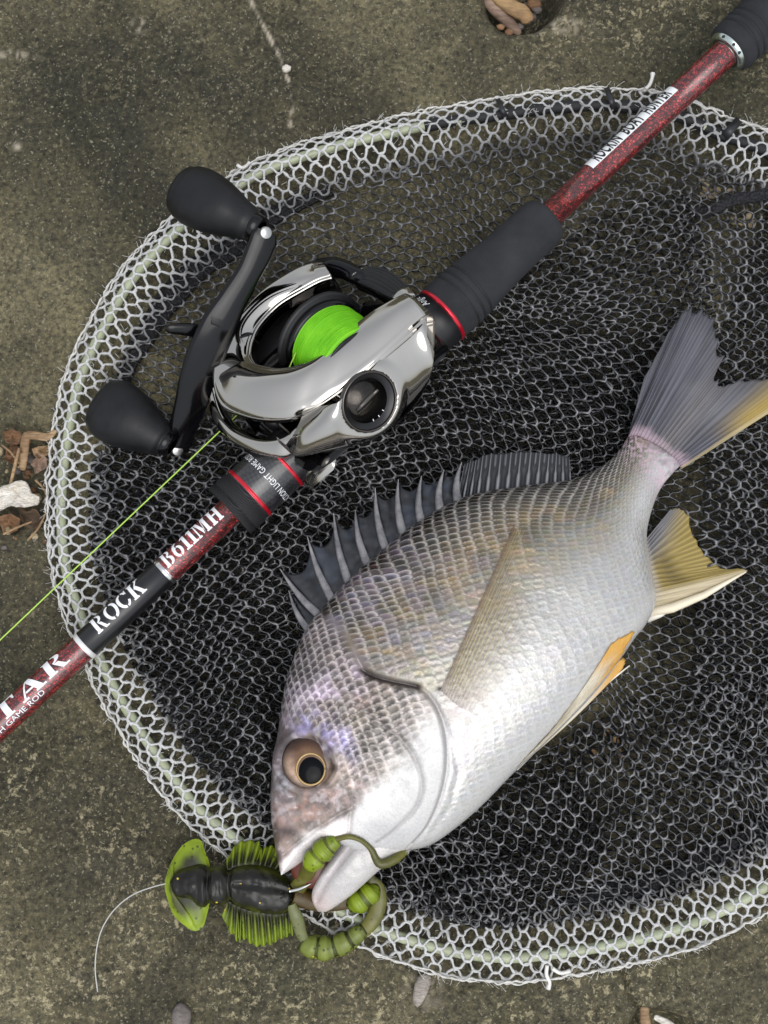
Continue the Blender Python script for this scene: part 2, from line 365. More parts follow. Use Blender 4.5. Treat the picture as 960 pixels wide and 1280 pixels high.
leaf('dead_leaf', [(24, 640), (44, 636), (56, 650), (40, 664), (28, 656)], -.0035, wood_mat('wet_leaf', (62, 48, 36), (104, 84, 62), 160), 'wet dark leaf scrap under the right end of the shell fragment', 'leaf', .003, 19)
leaf('bark_flake', [(40, 560), (62, 556), (66, 564), (50, 574), (42, 570)], -.001, M_TWIG, 'small tan bark flake under the bent twig', 'bark', .002, 22)
G2 = 'bits of litter in the left hollow'
for k in range(44):
    x = -5+62*RNG.random(); y = 545+140*RNG.random()
    pebble('gravel_crumb', x, y, .0008+.0014*RNG.random()**2, (M_STONE, M_LEAF, M_CREAM, M_LEAF)[k % 4], 'tiny gravel crumb in the litter of the left hollow', 'gravel', seed=k+20, ang=k, group=G2)
pebble('pebble', 228, 1271, .0042, M_STONE, 'smooth oval grey pebble below the lure', 'pebble', seed=3, sq=(.85, 1.05, .6), sink=.2)
pebble('stone', 527, 1236, .0056, wood_mat('whitish_stone', (120, 112, 104), (190, 182, 172), 160), 'pale greyish stone chip just outside the bottom net rim', 'stone', seed=6, sq=(.5, 1.15, .4), ang=-.35, sink=.5)
pebble('snail_shell', 358, 86, .0019, M_SHELL, 'tiny white snail shell on the pale crack', 'shell', seed=2, sq=(1, .9, .8), sink=.1)
for k, pts in enumerate(([(4, 668), (20, 660), (40, 652)], [(34, 676), (48, 660), (58, 640)], [(2, 556), (14, 566), (24, 580)], [(44, 600), (54, 610), (60, 624)])):
    stick('plant_fibre', pts, [.0004, .0005, .0003], M_TWIG, .0005, .0012, ('fine dry stalk below the shell fragment', 'fine dry stalk rising towards the net rim from the litter', 'fine dry stalk across the crumpled leaf', 'fine dry stalk beside the pinkish leaf')[k], 'stalk', flat=1, sides=6)
stick('twig', [(806, 1258), (806, 1272), (810, 1292)], [.0016, .0019, .0017], M_TWIG, -.004, -.002, 'short reddish tan twig in the lower crack', 'twig')
stick('twig', [(818, 1271), (832, 1278), (850, 1290)], [.0009, .0014, .001], M_SHELL, -.002, -.001, 'pale bleached twig end beside the lower crack', 'twig', flat=.5)
G3 = 'cream pebbles under the net by the right ties'
for k, (x, y, r) in enumerate(((880, 224, .0022), (883, 234, .002), (888, 242, .0024), (880, 242, .0018), (896, 238, .0018), (912, 240, .0019), (934, 268, .0022), (926, 277, .002), (940, 280, .002), (916, 276, .0018))):
    pebble('pebble', x, y, r, M_CREAM, 'little cream pebble lying under the net near the cable tie', 'pebble', seed=k+50, ang=k*1.3, group=G3)
G4 = 'straw bits under the net'
for k, (pts) in enumerate(([(758, 912), (757, 924)], [(768, 919), (771, 932)], [(772, 936), (775, 949)], [(740, 936), (743, 945)])):
    p = [pts[0], tuple(np.mean(pts, 0)), pts[1]]
    stick('straw_bit', p, [.0012, .0014, .001], M_WOOD, .001, .0015, 'short tan straw bit under the net beside the fish belly', 'straw', G4)
# ================================================================== rod
ROD_A = P(0, 905, .022); ROD_B = P(930, 45, .016)
AX = (ROD_B-ROD_A)/np.linalg.norm(ROD_B-ROD_A)
B0 = np.cross(AX, [0, 0, 1.0]); B0 /= np.linalg.norm(B0); N0 = np.cross(B0, AX)
def rod_s(px):
    """distance along the rod axis of the axis point that shows at photo column px"""
    py = 905-.9247*px; d = ray(px, py); w0 = CAM-ROD_A
    b = AX@d; dd = d@d; den = dd-b*b
    return ((AX@w0)*dd - b*(d@w0))/den if den else 0
def rod_pt(s): return ROD_A+AX*s
M_RED = MT('red_scale_weave')
def _():
    m = M_RED; mp = m.add('ShaderNodeMapping'); mp.inputs['Rotation'].default_value = (0, 0, math.radians(-43)); mp.inputs['Scale'].default_value = (1, 1.35, 1); m.link(m.co(), mp.inputs[0])
    cell = m.voro(950, 'DISTANCE_TO_EDGE', vec=mp.outputs[0]); cc = m.voro(950, 'F1', 'Color', vec=mp.outputs[0]); sp = m.add('ShaderNodeSeparateColor'); m.link(cc, sp.inputs[0])
    red = m.ramp(sp.outputs[0], [(.0, lin((66, 16, 18))), (.45, lin((150, 33, 36))), (1, lin((202, 70, 66)))])
    c = m.mix(m.ramp(cell, [(.05, 0), (.16, 1)]), lin((44, 20, 20)), red)
    big = m.noise(420, 3); c = m.mix(m.ramp(big, [(.40, .6), (.54, 0)]), c, lin((44, 26, 26)))
    m.set(Base_Color=c, Roughness=.34, Coat_Weight=1.0, Coat_Roughness=.02, Metallic=.25)
_()
M_BLACKG = simple('gloss_black', (16, 16, 18), .22, Coat_Weight=.6, Coat_Roughness=.06)
M_SATIN = simple('satin_black', (26, 26, 28), .42)
M_EVA = MT('eva_foam'); _n = M_EVA.noise(1500, 3); _n2 = M_EVA.noise(90, 4)
M_EVA.set(Base_Color=M_EVA.ramp(_n2, [(.3, lin((38, 39, 42))), (.7, lin((50, 51, 54)))]), Roughness=.88, Specular_IOR_Level=.3).bump(_n, .5, .0005); M_EVA = M_EVA.m
M_GROOVE = simple('groove_black', (20, 20, 21), .7)
M_REDTRIM = simple('red_anodised_trim', (205, 20, 44), .25, .55, Coat_Weight=.5)
M_SILVER = simple('polished_silver', (215, 215, 212), .16, 1.0)
M_WHITE = simple('white_print', (238, 238, 240), .45)
M_PRINTK = simple('black_print', (14, 14, 16), .5)
M_CARBON = MT('carbon_weave')
def _():
    m = M_CARBON; ck = m.add('ShaderNodeTexChecker'); ck.inputs['Scale'].default_value = 900; mp = m.add('ShaderNodeMapping'); mp.inputs['Rotation'].default_value = (0, 0, .3); m.link(m.co(), mp.inputs[0]); m.link(mp.outputs[0], ck.inputs['Vector'])
    m.set(Base_Color=m.mix(ck.outputs['Fac'], lin((24, 24, 26)), lin((44, 44, 47))), Roughness=.35, Coat_Weight=.8, Coat_Roughness=.08)
_()
M_KNURL = MT('knurled_rubber')
def _():
    m = M_KNURL; w = m.add('ShaderNodeTexWave'); w.inputs['Scale'].default_value = 620; w.bands_direction = 'DIAGONAL'; m.link(m.co(), w.inputs['Vector'])
    m.set(Base_Color=lin((28, 28, 30)), Roughness=.6); m.bump(w.outputs['Fac'], .7, .0004)
_()
rod = thing('fishing_rod', 'red and black fishing rod lying diagonally across the net', 'fishing rod', P(480, 461, 0))
def rl(name, prof, mat, parent=None, sides=64):
    return lathe(name, ROD_A, AX, B0, N0, [(rod_s(x), r) for x, r in prof], mat, parent or rod, sides)
R0 = .0052
blank = rl('blank', [(-620, R0*.84), (-300, R0*.91), (-60, R0*.96), (0, R0*.98), (106, R0), (200, R0), (296, R0)], M_RED.m)
rl('black_wrap', [(108, R0+.00006), (108.3, R0+.00014), (204, R0+.00014), (204.4, R0+.00005)], simple('wrap_black', (14, 14, 16), .34, Coat_Weight=.25, Coat_Roughness=.12))
rl('ring', [(103.5, R0), (104, R0+.00028), (108.2, R0+.00028), (108.6, R0)], simple('white_ring', (226, 226, 224), .3, .3))
rl('ring', [(204, R0), (204.6, R0+.0003), (207.6, R0+.0003), (208.2, R0)], M_SILVER)
# threaded nut collar ahead of the reel
nut = rl('locking_nut', [(291, .0062), (288.5, .0088), (287, .0100), (287.2, .0106), (288.5, .0110), (293, .0111), (293.5, .0107), (295, .0107), (295.5, .0111), (307, .0110), (308, .0107), (310, .0107)], M_KNURL.m)
rl('nut_front_face', [(294, .0049), (292.5, .0064), (291.2, .0061)], M_GROOVE, nut)
rl('collar', [(309, .01055), (311, .0108), (366, .0106), (372, .0102), (374, .0085)], M_CARBON.m)
rl('trim_ring', [(310.6, .0107), (311.2, .0112), (313.6, .0112), (314.4, .0107)], M_REDTRIM)
rl('trim_ring', [(350.2, .0105), (350.8, .01105), (353.0, .01105), (353.8, .0105)], M_REDTRIM)
rl('reel_seat', [(370, .0075), (374, .0082), (470, .0086), (500, .0098), (520, .0108), (536, .0112), (551, .0113)], M_SATIN)
rl('trim_ring', [(550.6, .0108), (551, .0117), (554, .0117), (554.6, .0112)], M_REDTRIM)
fg = rl('foregrip', [(554, .0113), (555, .0116), (570, .01165), (571, .0113), (573, .0113), (574, .0117), (578, .01165), (579, .0112), (581, .0112), (582, .0116), (586, .0115), (587, .0111), (589, .0111), (590, .0114), (605, .0108), (625, .0101), (650, .0098), (670, .0098), (678, .0096), (683, .0088), (685, .0074), (685.4, .0050)], M_EVA)
for x in (572, 580, 588): rl('groove', [(x-1.1, .01125), (x-.8, .01145), (x+.8, .0114), (x+1.1, .0112)], M_GROOVE, fg)
rl('blank', [(682, .0051), (760, .00515), (830, .0052), (912, .0054)], M_RED.m)
butt = rl('rear_grip', [(909.5, .0075), (910, .0082), (912, .0094), (915, .0098), (922, .01), (923, .0096), (925, .0096), (926, .0101), (929, .0101), (930, .0097), (932, .0097), (933, .0102), (936, .0102), (937, .0098), (939, .0098), (940, .0103), (960, .0104), (1010, .0104), (1260, .0104), (1300, .0110), (1330, .0116), (1345, .0112), (1350, .0090)], M_EVA)
for x in (924, 931, 938): rl('groove', [(x-1.1, .0097), (x-.8, .0099), (x+.8, .0099), (x+1.1, .0097)], M_GROOVE, butt)
cap = rl('end_ring', [(905.4, .0058), (905.2, .0068), (905.8, .0077), (909, .0083), (910.4, .0084), (911, .0078)], simple('ring_metal', (196, 206, 200), .22, 1.0))
for ang in (.15, .62, -.5):
    s = rod_s(907.3); r = .0081
    c = rod_pt(s)+r*(math.cos(ang)*N0-math.sin(ang)*B0*-1); nn = math.cos(ang)*N0+math.sin(ang)*B0
    blob('ring_hole', c, np.array([AX*.00075, np.cross(nn, AX)*.0006, nn*.0003]), M_PRINTK, cap, 12, 6)

# ---- lettering: hand drawn stencil-serif glyphs (unit height), wrapped round the rod
def arcpoly(cx, cy, ro, ri, a0, a1, sx=1.0, n=14, thin=.55):
    """half ring with a stressed stroke: thick left/right, thin top/bottom"""
    a = np.linspace(math.radians(a0), math.radians(a1), n)
    out = [(cx+sx*ro*math.cos(t), cy+ro*math.sin(t)) for t in a]
    inn = [(cx+sx*ri*math.cos(t), cy+(ri+(ro-ri)*(1-thin))*math.sin(t)) for t in a[::-1]]
    return out+inn
def rect(x0, y0, x1, y1): return [(x0, y0), (x1, y0), (x1, y1), (x0, y1)]
SERIF = .10
def stem_(x0, x1, lo=0, hi=1, s=.07): return [rect(x0, lo, x1, hi), rect(x0-s, lo, x0, lo+.09), rect(x1, lo, x1+s, lo+.09), rect(x0-s, hi-.09, x0, hi), rect(x1, hi-.09, x1+s, hi)]
GL = {
 'B': (.80, [rect(.06, 0, .30, 1), rect(0, 0, .06, .09), rect(0, .91, .06, 1), arcpoly(.38, .755, .245, .10, -88, 88, 1.25), arcpoly(.38, .27, .27, .11, -88, 88, 1.4)]),
 '6': (.74, [arcpoly(.37, .33, .33, .13, 95, 265, 1.1), arcpoly(.39, .33, .33, .13, -85, 85, 1.05), [(.02, .36), (.06, .66), (.22, .90), (.46, 1.0), (.52, .93), (.38, .82), (.28, .62), (.26, .5)]]),
 '1': (.46, [rect(.14, 0, .38, 1), rect(.02, 0, .14, .09), rect(.38, 0, .5, .09), [(.14, .98), (.0, .84), (.0, .76), (.14, .82)]]),
 'M': (1.18, [rect(.07, 0, .17, 1), rect(0, 0, .26, .09), [(.17, 1), (.40, 1), (.62, .30), (.50, .02)], [(.60, .05), (.68, .28), (.82, 1), (.76, 1)], rect(.80, 0, 1.04, 1), rect(.74, 0, .80, .09), rect(1.04, 0, 1.12, .09), rect(1.04, .91, 1.12, 1), rect(0, .91, .17, 1)]),
 'H': (.98, stem_(.07, .31)+stem_(.60, .84)+[rect(.33, .44, .58, .55)]),
 'R': (.92, [rect(.07, 0, .31, 1), rect(0, 0, .07, .09), rect(.31, 0, .38, .09), rect(0, .91, .07, 1), arcpoly(.39, .735, .265, .12, -88, 88, 1.3), [(.40, .47), (.60, .44), (.78, .08), (.92, .06), (.92, 0), (.62, 0), (.50, .26)]]),
 'O': (.90, [arcpoly(.41, .5, .5, .26, 95, 265, .86), arcpoly(.49, .5, .5, .26, -85, 85, .86)]),
 'C': (.86, [arcpoly(.42, .5, .5, .25, 95, 265, .86), arcpoly(.46, .5, .5, .27, 30, 86, .80), arcpoly(.46, .5, .5, .30, -86, -28, .80), rect(.74, .66, .80, 1.0)]),
 'K': (.98, stem_(.07, .31)+[[(.34, .46), (.66, .93), (.58, .93), (.58, 1), (.90, 1), (.90, .93), (.80, .93), (.46, .50)], [(.40, .48), (.58, .62), (.88, .08), (.97, .07), (.97, 0), (.58, 0), (.58, .06), (.63, .09)]]),
 'S': (.76, [[(.62, .70), (.68, .98), (.62, .98), (.58, .93), (.38, 1.0), (.12, .90), (.03, .70), (.12, .52), (.40, .40), (.45, .27), (.36, .10), (.24, .12), (.10, .34), (.04, .34), (.04, .02), (.10, .02), (.14, .08), (.34, 0), (.60, .08), (.70, .28), (.60, .50), (.34, .62), (.27, .74), (.36, .90), (.48, .86), (.56, .70)]]),
 'T': (.92, [rect(.32, 0, .56, 1), rect(.24, 0, .32, .09), rect(.56, 0, .64, .09), [(0, 1), (0, .66), (.05, .66), (.12, .90), (.30, .90), (.30, 1)], [(.58, 1), (.58, .90), (.76, .90), (.83, .66), (.88, .66), (.88, 1)]]),
 'A': (1.02, [[(.04, 0), (.12, 0), (.44, .92), (.40, 1.0)], [(.40, 1), (.58, 1), (.92, 0), (.66, 0), (.42, .78)], rect(.26, .28, .62, .38), rect(-.02, 0, .24, .09), rect(.58, 0, 1.0, .09)]),
}
def tri_poly(poly, cut):
    """clip a polygon into strips of width cut in y (so that it can bend round the rod) - returns convex-ish quads via mathutils tessellation"""
    from mathutils.geometry import tessellate_polygon
    from mathutils import Vector
    pv = [Vector((x, y, 0)) for x, y in poly]
    return [tuple(poly[i] for i in t) for t in tessellate_polygon([pv])]
def split_tris(tris, mx):
    out = []; st = list(tris)
    while st:
        t = st.pop(); e = [math.dist(t[i], t[(i+1) % 3]) for i in range(3)]; k = int(np.argmax(e))
        if e[k] > mx and abs(t[k][1]-t[(k+1) % 3][1]) > mx*.5:
            a, b, c = t[k], t[(k+1) % 3], t[(k+2) % 3]; mid = ((a[0]+b[0])/2, (a[1]+b[1])/2); st += [(a, mid, c), (mid, b, c)]
        else: out.append(t)
    return out
def glyph_tris(text, track=.10):
    x = 0; out = []
    for ch in text:
        if ch == ' ': x += .5; continue
        w, polys = GL[ch]
        for p in polys: out += split_tris(tri_poly([(x+a, b) for a, b in p], .12), .14)
        x += w+track
    return out, x-track
def font_tris(text, shear=0.0, spacing=1.0, bold=0.0):
    """plain lettering from the built-in font, unit cap height"""
    cu = bpy.data.curves.new('tmp', 'FONT'); cu.body = text; cu.shear = shear; cu.space_character = spacing; cu.resolution_u = 3; cu.offset = bold
    ob = bpy.data.objects.new('tmp', cu); scene.collection.objects.link(ob); bpy.context.view_layer.update()
    dg = bpy.context.evaluated_depsgraph_get(); me = ob.evaluated_get(dg).to_mesh(); me.calc_loop_triangles()
    v = [(q.co.x/.69, q.co.y/.69) for q in me.vertices]; tr = [tuple(v[i] for i in t.vertices) for t in me.loop_triangles]
    w = max(q[0] for q in v); x0 = min(q[0] for q in v)
    tr = [tuple((p[0]-x0, p[1]) for p in t) for t in tr]
    bpy.data.objects.remove(ob); bpy.data.curves.remove(cu)
    return split_tris(tr, .2), w-x0
def wrap(name, tris, s0, r, ang, sx, sy, mat, parent, flip=False, vertical=False, y0=0.5):
    """text baseline runs along +AX; ang: angle of the text's mid line from straight up, positive towards the upper left"""
    v = []; f = []; idx = {}
    for t in tris:
        ii = []
        for x, y in t:
            k = (round(x, 5), round(y, 5))
            if k not in idx:
                if vertical: s = s0-(y-y0)*sy; a = ang+x*sx/r         # reads round the ring, tops towards the tip
                else: s = s0+x*sx; a = ang+(y-y0)*sy/r
                idx[k] = len(v); v.append(rod_pt(s)+r*(math.cos(a)*N0-math.sin(a)*B0))
            ii.append(idx[k])
        if len(set(ii)) == 3: f.append(tuple(ii))
    return make(name, v, f, mat, parent)
def letters_on_rod(text, x0, x1, r, ang, h, mat, parent=rod, name='lettering', src=None):
    tr, w = (src or glyph_tris)(text); s0, s1 = rod_s(x0), rod_s(x1)
    return wrap(name, tr, s0, r, ang, (s1-s0)/w, h, mat, parent)
letters_on_rod('B611MH', 211, 281, R0+.0001, .46, .0068, M_WHITE)
letters_on_rod('ROCK', 124, 184, R0+.00024, .36, .0068, M_WHITE)
letters_on_rod('STAR', -21, 89, R0+.0001, .38, .0068, M_WHITE)
letters_on_rod('SH GAME ROD', -7, 52, R0+.0001, -.54, .0019, M_WHITE, src=font_tris)
# sticker and black letters on the rear blank
def sticker():
    s0, s1 = rod_s(741), rod_s(846); r = .0053; a = np.linspace(.18, 1.42, 14); s = np.linspace(s0, s1, 30)
    A, S = np.meshgrid(a, s, indexing='ij')
    v = ROD_A+S[..., None]*AX+r*(np.cos(A)[..., None]*N0-np.sin(A)[..., None]*B0)
    return make('sticker', v.reshape(-1, 3), grid_faces(14, 30), simple('sticker_white', (230, 232, 232), .35, Coat_Weight=.6), rod)
stk = sticker(); stk['label'] = 'white sticker with black capital letters'
letters_on_rod('ROCKIN', 749, 779, .00537, .80, .0054, M_PRINTK, stk, src=lambda t: font_tris(t, 0, 1.12, .028))
letters_on_rod('BOAT', 785, 807, .00537, .80, .0054, M_PRINTK, stk, src=lambda t: font_tris(t, 0, 1.12, .028))
letters_on_rod('HUNTER', 812, 840, .00537, .80, .0054, M_PRINTK, stk, src=lambda t: font_tris(t, 0, 1.12, .028))
def ring_text(text, xc, r, a0, h, mat, shear=0.0, sxk=.8):
    tr, w = font_tris(text, shear, 1.05); return wrap('lettering', tr, rod_s(xc), r, a0, h*sxk, h, mat, rod, vertical=True)
ring_text('ACTION LIGHT GAME ROD F', 333, .0109, -1.62, .0023, M_WHITE, 0, .70)
ring_text('Angle', 542.5, .01165, .36, .0024, M_WHITE, .45, .85)
# ================================================================== baitcasting reel, rolled so that the handle side rests on the ground
RHO = math.radians(32)
RN = math.cos(RHO)*N0-math.sin(RHO)*B0; RB = math.cos(RHO)*B0+math.sin(RHO)*N0; RA = AX
RO = rod_pt(rod_s(400))
def rp(px, py, n): return ray_plane(px, py, RO+RN*n*.001, RN)        # pixel -> point on the reel at height n mm above the rod axis
def rb(px, py, b): return ray_plane(px, py, RO+RB*b*.001, RB)        # pixel -> point on the reel at sideways offset b mm
def rl3(a, b, n): return RO+.001*(RA*a+RB*b+RN*n)
def loc(p): q = (np.asarray(p)-RO)*1000; return np.stack([q@RA, q@RB, q@RN], -1)
M_CHROME = MT('smoked_chrome'); M_CHROME.set(Base_Color=(.47, .45, .415), Metallic=1.0, Roughness=M_CHROME.ramp(M_CHROME.noise(300, 4), [(.3, .035), (.75, .085)])); M_CHROME = M_CHROME.m
M_DCHROME = simple('dark_chrome', (92, 88, 84), .14, 1.0)
M_RBLACK = simple('reel_gloss_black', (9, 9, 11), .14, Specular_IOR_Level=.35)
M_RMATTE = simple('reel_matte_black', (22, 22, 24), .45)
M_KNOB = MT('knob_rubber'); _kn = M_KNOB.noise(130, 5, .65); M_KNOB.set(Base_Color=M_KNOB.ramp(_kn, [(.35, lin((14, 15, 17))), (.72, lin((27, 27, 29)))]), Roughness=M_KNOB.ramp(_kn, [(.35, .40), (.7, .62)]), Specular_IOR_Level=.35); M_KNOB.bump(M_KNOB.noise(1600, 3), .2, .0003); M_KNOB = M_KNOB.m
reel = thing('baitcasting_reel', 'chrome baitcasting reel with lime green line and black double handle', 'fishing reel', P(300, 540, 0))
IN = [(412, 341, 22), (396, 346, 22.5), (377, 356, 23), (346, 375, 23.2), (323, 398, 23.2), (310, 419, 23.4), (306, 439, 24), (311, 452, 24.8), (324, 458, 25.4), (350, 461, 26), (377, 455, 26), (404, 440, 26), (431, 417, 26), (462, 392, 25.5), (489, 376, 24), (508, 367, 22)]
OUT = [(404, 328, 21), (388, 330, 22.5), (366, 339, 24.5), (328, 364, 26.5), (302, 392, 27.2), (283, 419, 27.2), (270, 449, 26.5), (269, 475, 24.5), (276, 499, 22), (292, 513, 20.2), (323, 523, 19.4), (356, 524, 19), (381, 516, 19.2), (412, 498, 20), (466, 455, 21), (537, 391, 18)]
IN = [(x, y, n+3) for x, y, n in IN]; OUT = [(x, y, n+3) for x, y, n in OUT]
def hood():
    NU, NV = 160, 26
    i3 = arcsample([rp(*q) for q in IN], NU); 
    # match outer stations to inner ones by index so that the cross-sections stay radial
    o3 = catmull([rp(*q) for q in OUT], NU); ii = catmull([rp(*q) for q in IN], NU)
    t = np.linspace(0, 1, NV); SK = 6; v = np.zeros((NU, NV+8+SK, 3))
    for k in range(NU):
        I, O_ = ii[k], o3[k]; d = O_-I; dn = d@RN; dh = d-dn*RN     # horizontal run and drop in the reel frame
        L = np.linalg.norm(dh)
        rise = min(.0016, L*.10)
        for j, tt in enumerate(t):
            # rounded shoulder: flat crown that rolls over near the outer lip
            x = math.sin(tt*math.pi/2)**1.06; y = 1-(max(0.0, 1-(x**2.6)))**.62 if dn < 0 else math.sin(math.pi/2*x)
            v[k, 8+j] = I+dh*x+RN*(dn*y+rise*math.sin(math.pi*min(1, x*1.15))*(1-y))
        for j in range(SK):                     # outer wall turns under the lip
            q = (j+1)/SK; ro = .0014 if dn > -.004 else .0014*max(0.0, 1-(-dn-.004)/.003)
            ph = min(1, q*1.4)*math.pi/2; v[k, 8+NV+j] = O_+dh/(L+1e-9)*(ro*math.sin(ph)-.0012*max(0, q-.7))-RN*(ro*(1-math.cos(ph))+.0060*max(0, q-.6))
        # rim rolls inward and down into the spool well
        hd = dh/(L+1e-9)
        for j in range(8):
            ph = (j/8)*math.pi*.62
            r = .0013; off = (8-j)/8
            a = off*math.pi*.75
            v[k, j] = I-hd*r*math.sin(min(a, math.pi/2))*1.0-RN*(r*(1-math.cos(min(a, math.pi/2)))+.0045*max(0, off-.55)/.45)
    NV = NV+SK; f = grid_faces(NU, NV+8)[:, ::-1]
    top = v.reshape(-1, 3)
    # inner skin for a real wall thickness
    cen = rl3(14, 0, 2); inn = top+(cen-top)/np.linalg.norm(cen-top, axis=1)[:, None]*.0011
    n = len(top); idx = np.arange(n).reshape(NU, NV+8); lp = np.r_[idx[:, 0], idx[-1, 1:], idx[-2::-1, -1], idx[0, -2:0:-1]]; nx = np.roll(lp, -1)
    o = make('hood', np.concatenate([top, inn]), np.concatenate([f, f[:, ::-1]+n, np.stack([lp, nx, nx+n, lp+n], -1)]), M_CHROME, reel)
    return o
hood_o = hood()
# ---- palm side plate with recessed dial
PB = [(357, 556, 27), (368, 570, 25.5), (396, 567, 23.5), (435, 559, 22.5), (468, 548, 22), (500, 527, 22), (526, 497, 22), (541, 458, 22.5), (543, 400, 25)]
dial_c = None
def palm_plate():
    global dial_c
    NU, NV = 110, 56
    full = catmull([rp(*q) for q in OUT], 320); T = arcsample(full[253:], NU)-RB*.0002-RN*.0003; Bm = catmull([rb(*q) for q in PB], NU)
    v = np.zeros((NU, NV, 3)); t = np.linspace(0, 1, NV)
    outd = RB*.92+RN*.38
    for k in range(NU):
        u = k/(NU-1); amp = .0038*math.sin(math.pi*min(max(u*.9+.08, 0), 1))**.7
        for j in range(NV):
            tt = t[j]; v[k, j] = T[k]+(Bm[k]-T[k])*tt+outd*amp*(math.sin(math.pi*tt)**.85)
    # lower lip rolls under towards the frame
    ext = []; endw = np.sin(np.clip(np.linspace(.12, 1, NU), 0, .93)*math.pi*1.0)**.6
    for q in range(1, 9):
        ph = q/8*math.pi/2; ext.append(Bm-(RB[None]*.0110*math.sin(ph)+RN[None]*.0012*(1-math.cos(ph)))*endw[:, None])
    v = np.concatenate([v, np.stack(ext, 1)], 1); nv = v.shape[1]
    # find the surface point that shows at the dial centre
    qx, qy = to_px(v[:, :NV]); k = np.argmin((qx-462)**2+(qy-503)**2); kk = np.unravel_index(k, qx.shape)
    dial_c = v[kk].copy()
    d1 = v[min(kk[0]+8, NU-1), kk[1]]-v[kk[0]-8, kk[1]]; d2 = v[kk[0], kk[1]+6]-v[kk[0], kk[1]-6]
    m = np.cross(d1, d2); m /= np.linalg.norm(m); m = m if m@RB > 0 else -m
    rel = v-dial_c; hgt = rel@m; rad = np.linalg.norm(rel-hgt[..., None]*m, axis=-1)
    # flatten a seat for the bezel, then sink the well
    w = 1-sstep(.0118, .0165, rad); tgt = np.where(rad < .0106, -.0075, 0.0) 
    v = v+m*((tgt-hgt)*w)[..., None]
    pl_o = make('palm_side_plate', v.reshape(-1, 3), grid_faces(NU, nv), M_CHROME, reel)
    return pl_o, m
plate_o, dm = palm_plate()
de1 = RA-(RA@dm)*dm; de1 /= np.linalg.norm(de1); de2 = np.cross(dm, de1)
dr = .0102
bez = lathe('dial_bezel', dial_c, dm, de1, de2, [(-.002, dr+.0006), (.0001, dr+.0007), (.0004, dr+.0004), (.0004, dr+.0001), (-.0002, dr-.0002), (-.002, dr-.0003)], M_DCHROME, reel, 64)
dial = lathe('dial', dial_c, dm, de1, de2, [(-.0006, dr-.0002), (-.0012, dr-.0014), (-.0030, dr-.0032), (-.0052, dr-.0040), (-.0054, .0001)], simple('dial_black', (20, 20, 23), .35), reel, 64, False)
rw = lathe('dial_wheel', dial_c-dm*.0054, dm, de1, de2, [(0, .0058), (.0022, .0058), (.0026, .0052), (.0026, .0001)], M_RMATTE, dial, 40)
# raised fin across the wheel and printed scale
loft('dial_fin', [dial_c-dm*.0030+de1*x+np.array([de2*y*w+dm*z for y, z in ((-.0011, 0), (.0011, 0), (.0007, .0016), (-.0007, .0016))]) for x, w in ((-.0054, .7), (-.003, 1.2), (0, 1.3), (.003, 1.1), (.0054, .7))], M_DCHROME, dial)
for k in range(3):
    a = -1.9+k*.33; c = dial_c+(dr-.0022)*(math.cos(a)*de1+math.sin(a)*de2)-dm*.00195
    rr = math.cos(a)*de1+math.sin(a)*de2; tt = np.cross(dm, rr)
    loft('scale_mark', [c+rr*s*.0008+tt*.00012*np.array([[-1], [1]])*1+0*dm for s in (-1, 1)], M_WHITE, dial, closed=False)
def well():
    L = catmull([rp(x, y, n-1.5) for x, y, n in IN], 120); c = L.mean(0); rings = []
    for k, dz in ((1.0, 0), (1.03, .003), (1.03, .010), (.9, .016), (.6, .018)): rings.append(c+(L-c)*k-RN*dz)
    return loft('spool_well', rings, M_RMATTE, reel, caps=False, closed=False)
well()
# ---- front lip below the line slot
lipU = [(271, 484, 15), (275, 503, 15), (283, 521, 15), (298, 537, 15), (327, 548, 15), (352, 547, 15.5), (368, 537, 16.5), (377, 526, 18)]
lipL = [(262, 488, 12.5), (265, 508, 12), (274, 531, 11.5), (293, 551, 11.2), (324, 567, 11.2), (350, 573, 11.5), (364, 569, 12.5), (374, 556, 14)]
def front_lip():
    N = 70; U = catmull([rp(*q) for q in lipU], N); Lo = catmull([rp(*q) for q in lipL], N); rings = []
    for k in range(N):
        c = (U[k]+Lo[k])/2; h = (U[k]-Lo[k])/2; out = -(RA*.8)+RN*.2; ring = []
        T = (U[min(k+1, N-1)]-U[max(k-1, 0)]); T /= np.linalg.norm(T); e = np.cross(h/np.linalg.norm(h), T); e *= .0032
        if e[2] < 0: e = -e
        for a in np.linspace(0, 2*math.pi, 22, endpoint=False):
            ca, sa = math.cos(a), math.sin(a); ring.append(c+h*(abs(ca)**.7)*np.sign(ca)+e*(abs(sa)**.8)*np.sign(sa))
        rings.append(ring)
    return loft('front_lip', rings, M_CHROME, reel)
front_lip()
# ---- frame core: dark body that fills the reel under the hood, with handle-side plate
def core():
    rings = []
    for b, k in ((-27, .80), (-26, .9), (-22, .96), (-15, .98)):
        ring = []
        for a_, n_ in ((-17, 4), (-18.5, 9), (-14, 16), (-5, 20), (8, 20.5), (22, 20), (33, 17), (39, 10), (38, 3), (30, -1), (12, -2.5), (-8, -1.5)):
            ring.append(rl3(12+(a_-12)*k, b, 9+(n_-9)*k))
        rings.append(arcsample(np.array(ring), 48, True))
    return loft('handle_side_plate', rings, M_RBLACK, reel)
core()
def frame_floor():
    rings = []
    for b in (-15.5, -10, 0, 8, 14):
        ring = [rl3(a_, b, n_) for a_, n_ in ((-15, 3), (-16, 6), (-12, 8), (0, 2), (16, 0), (34, 2), (44, 10), (46, 8), (42, 2), (30, -2), (12, -3), (-8, -2))]
        rings.append(arcsample(np.array(ring), 40, True))
    return loft('frame', rings, M_RBLACK, reel)
frame_floor()
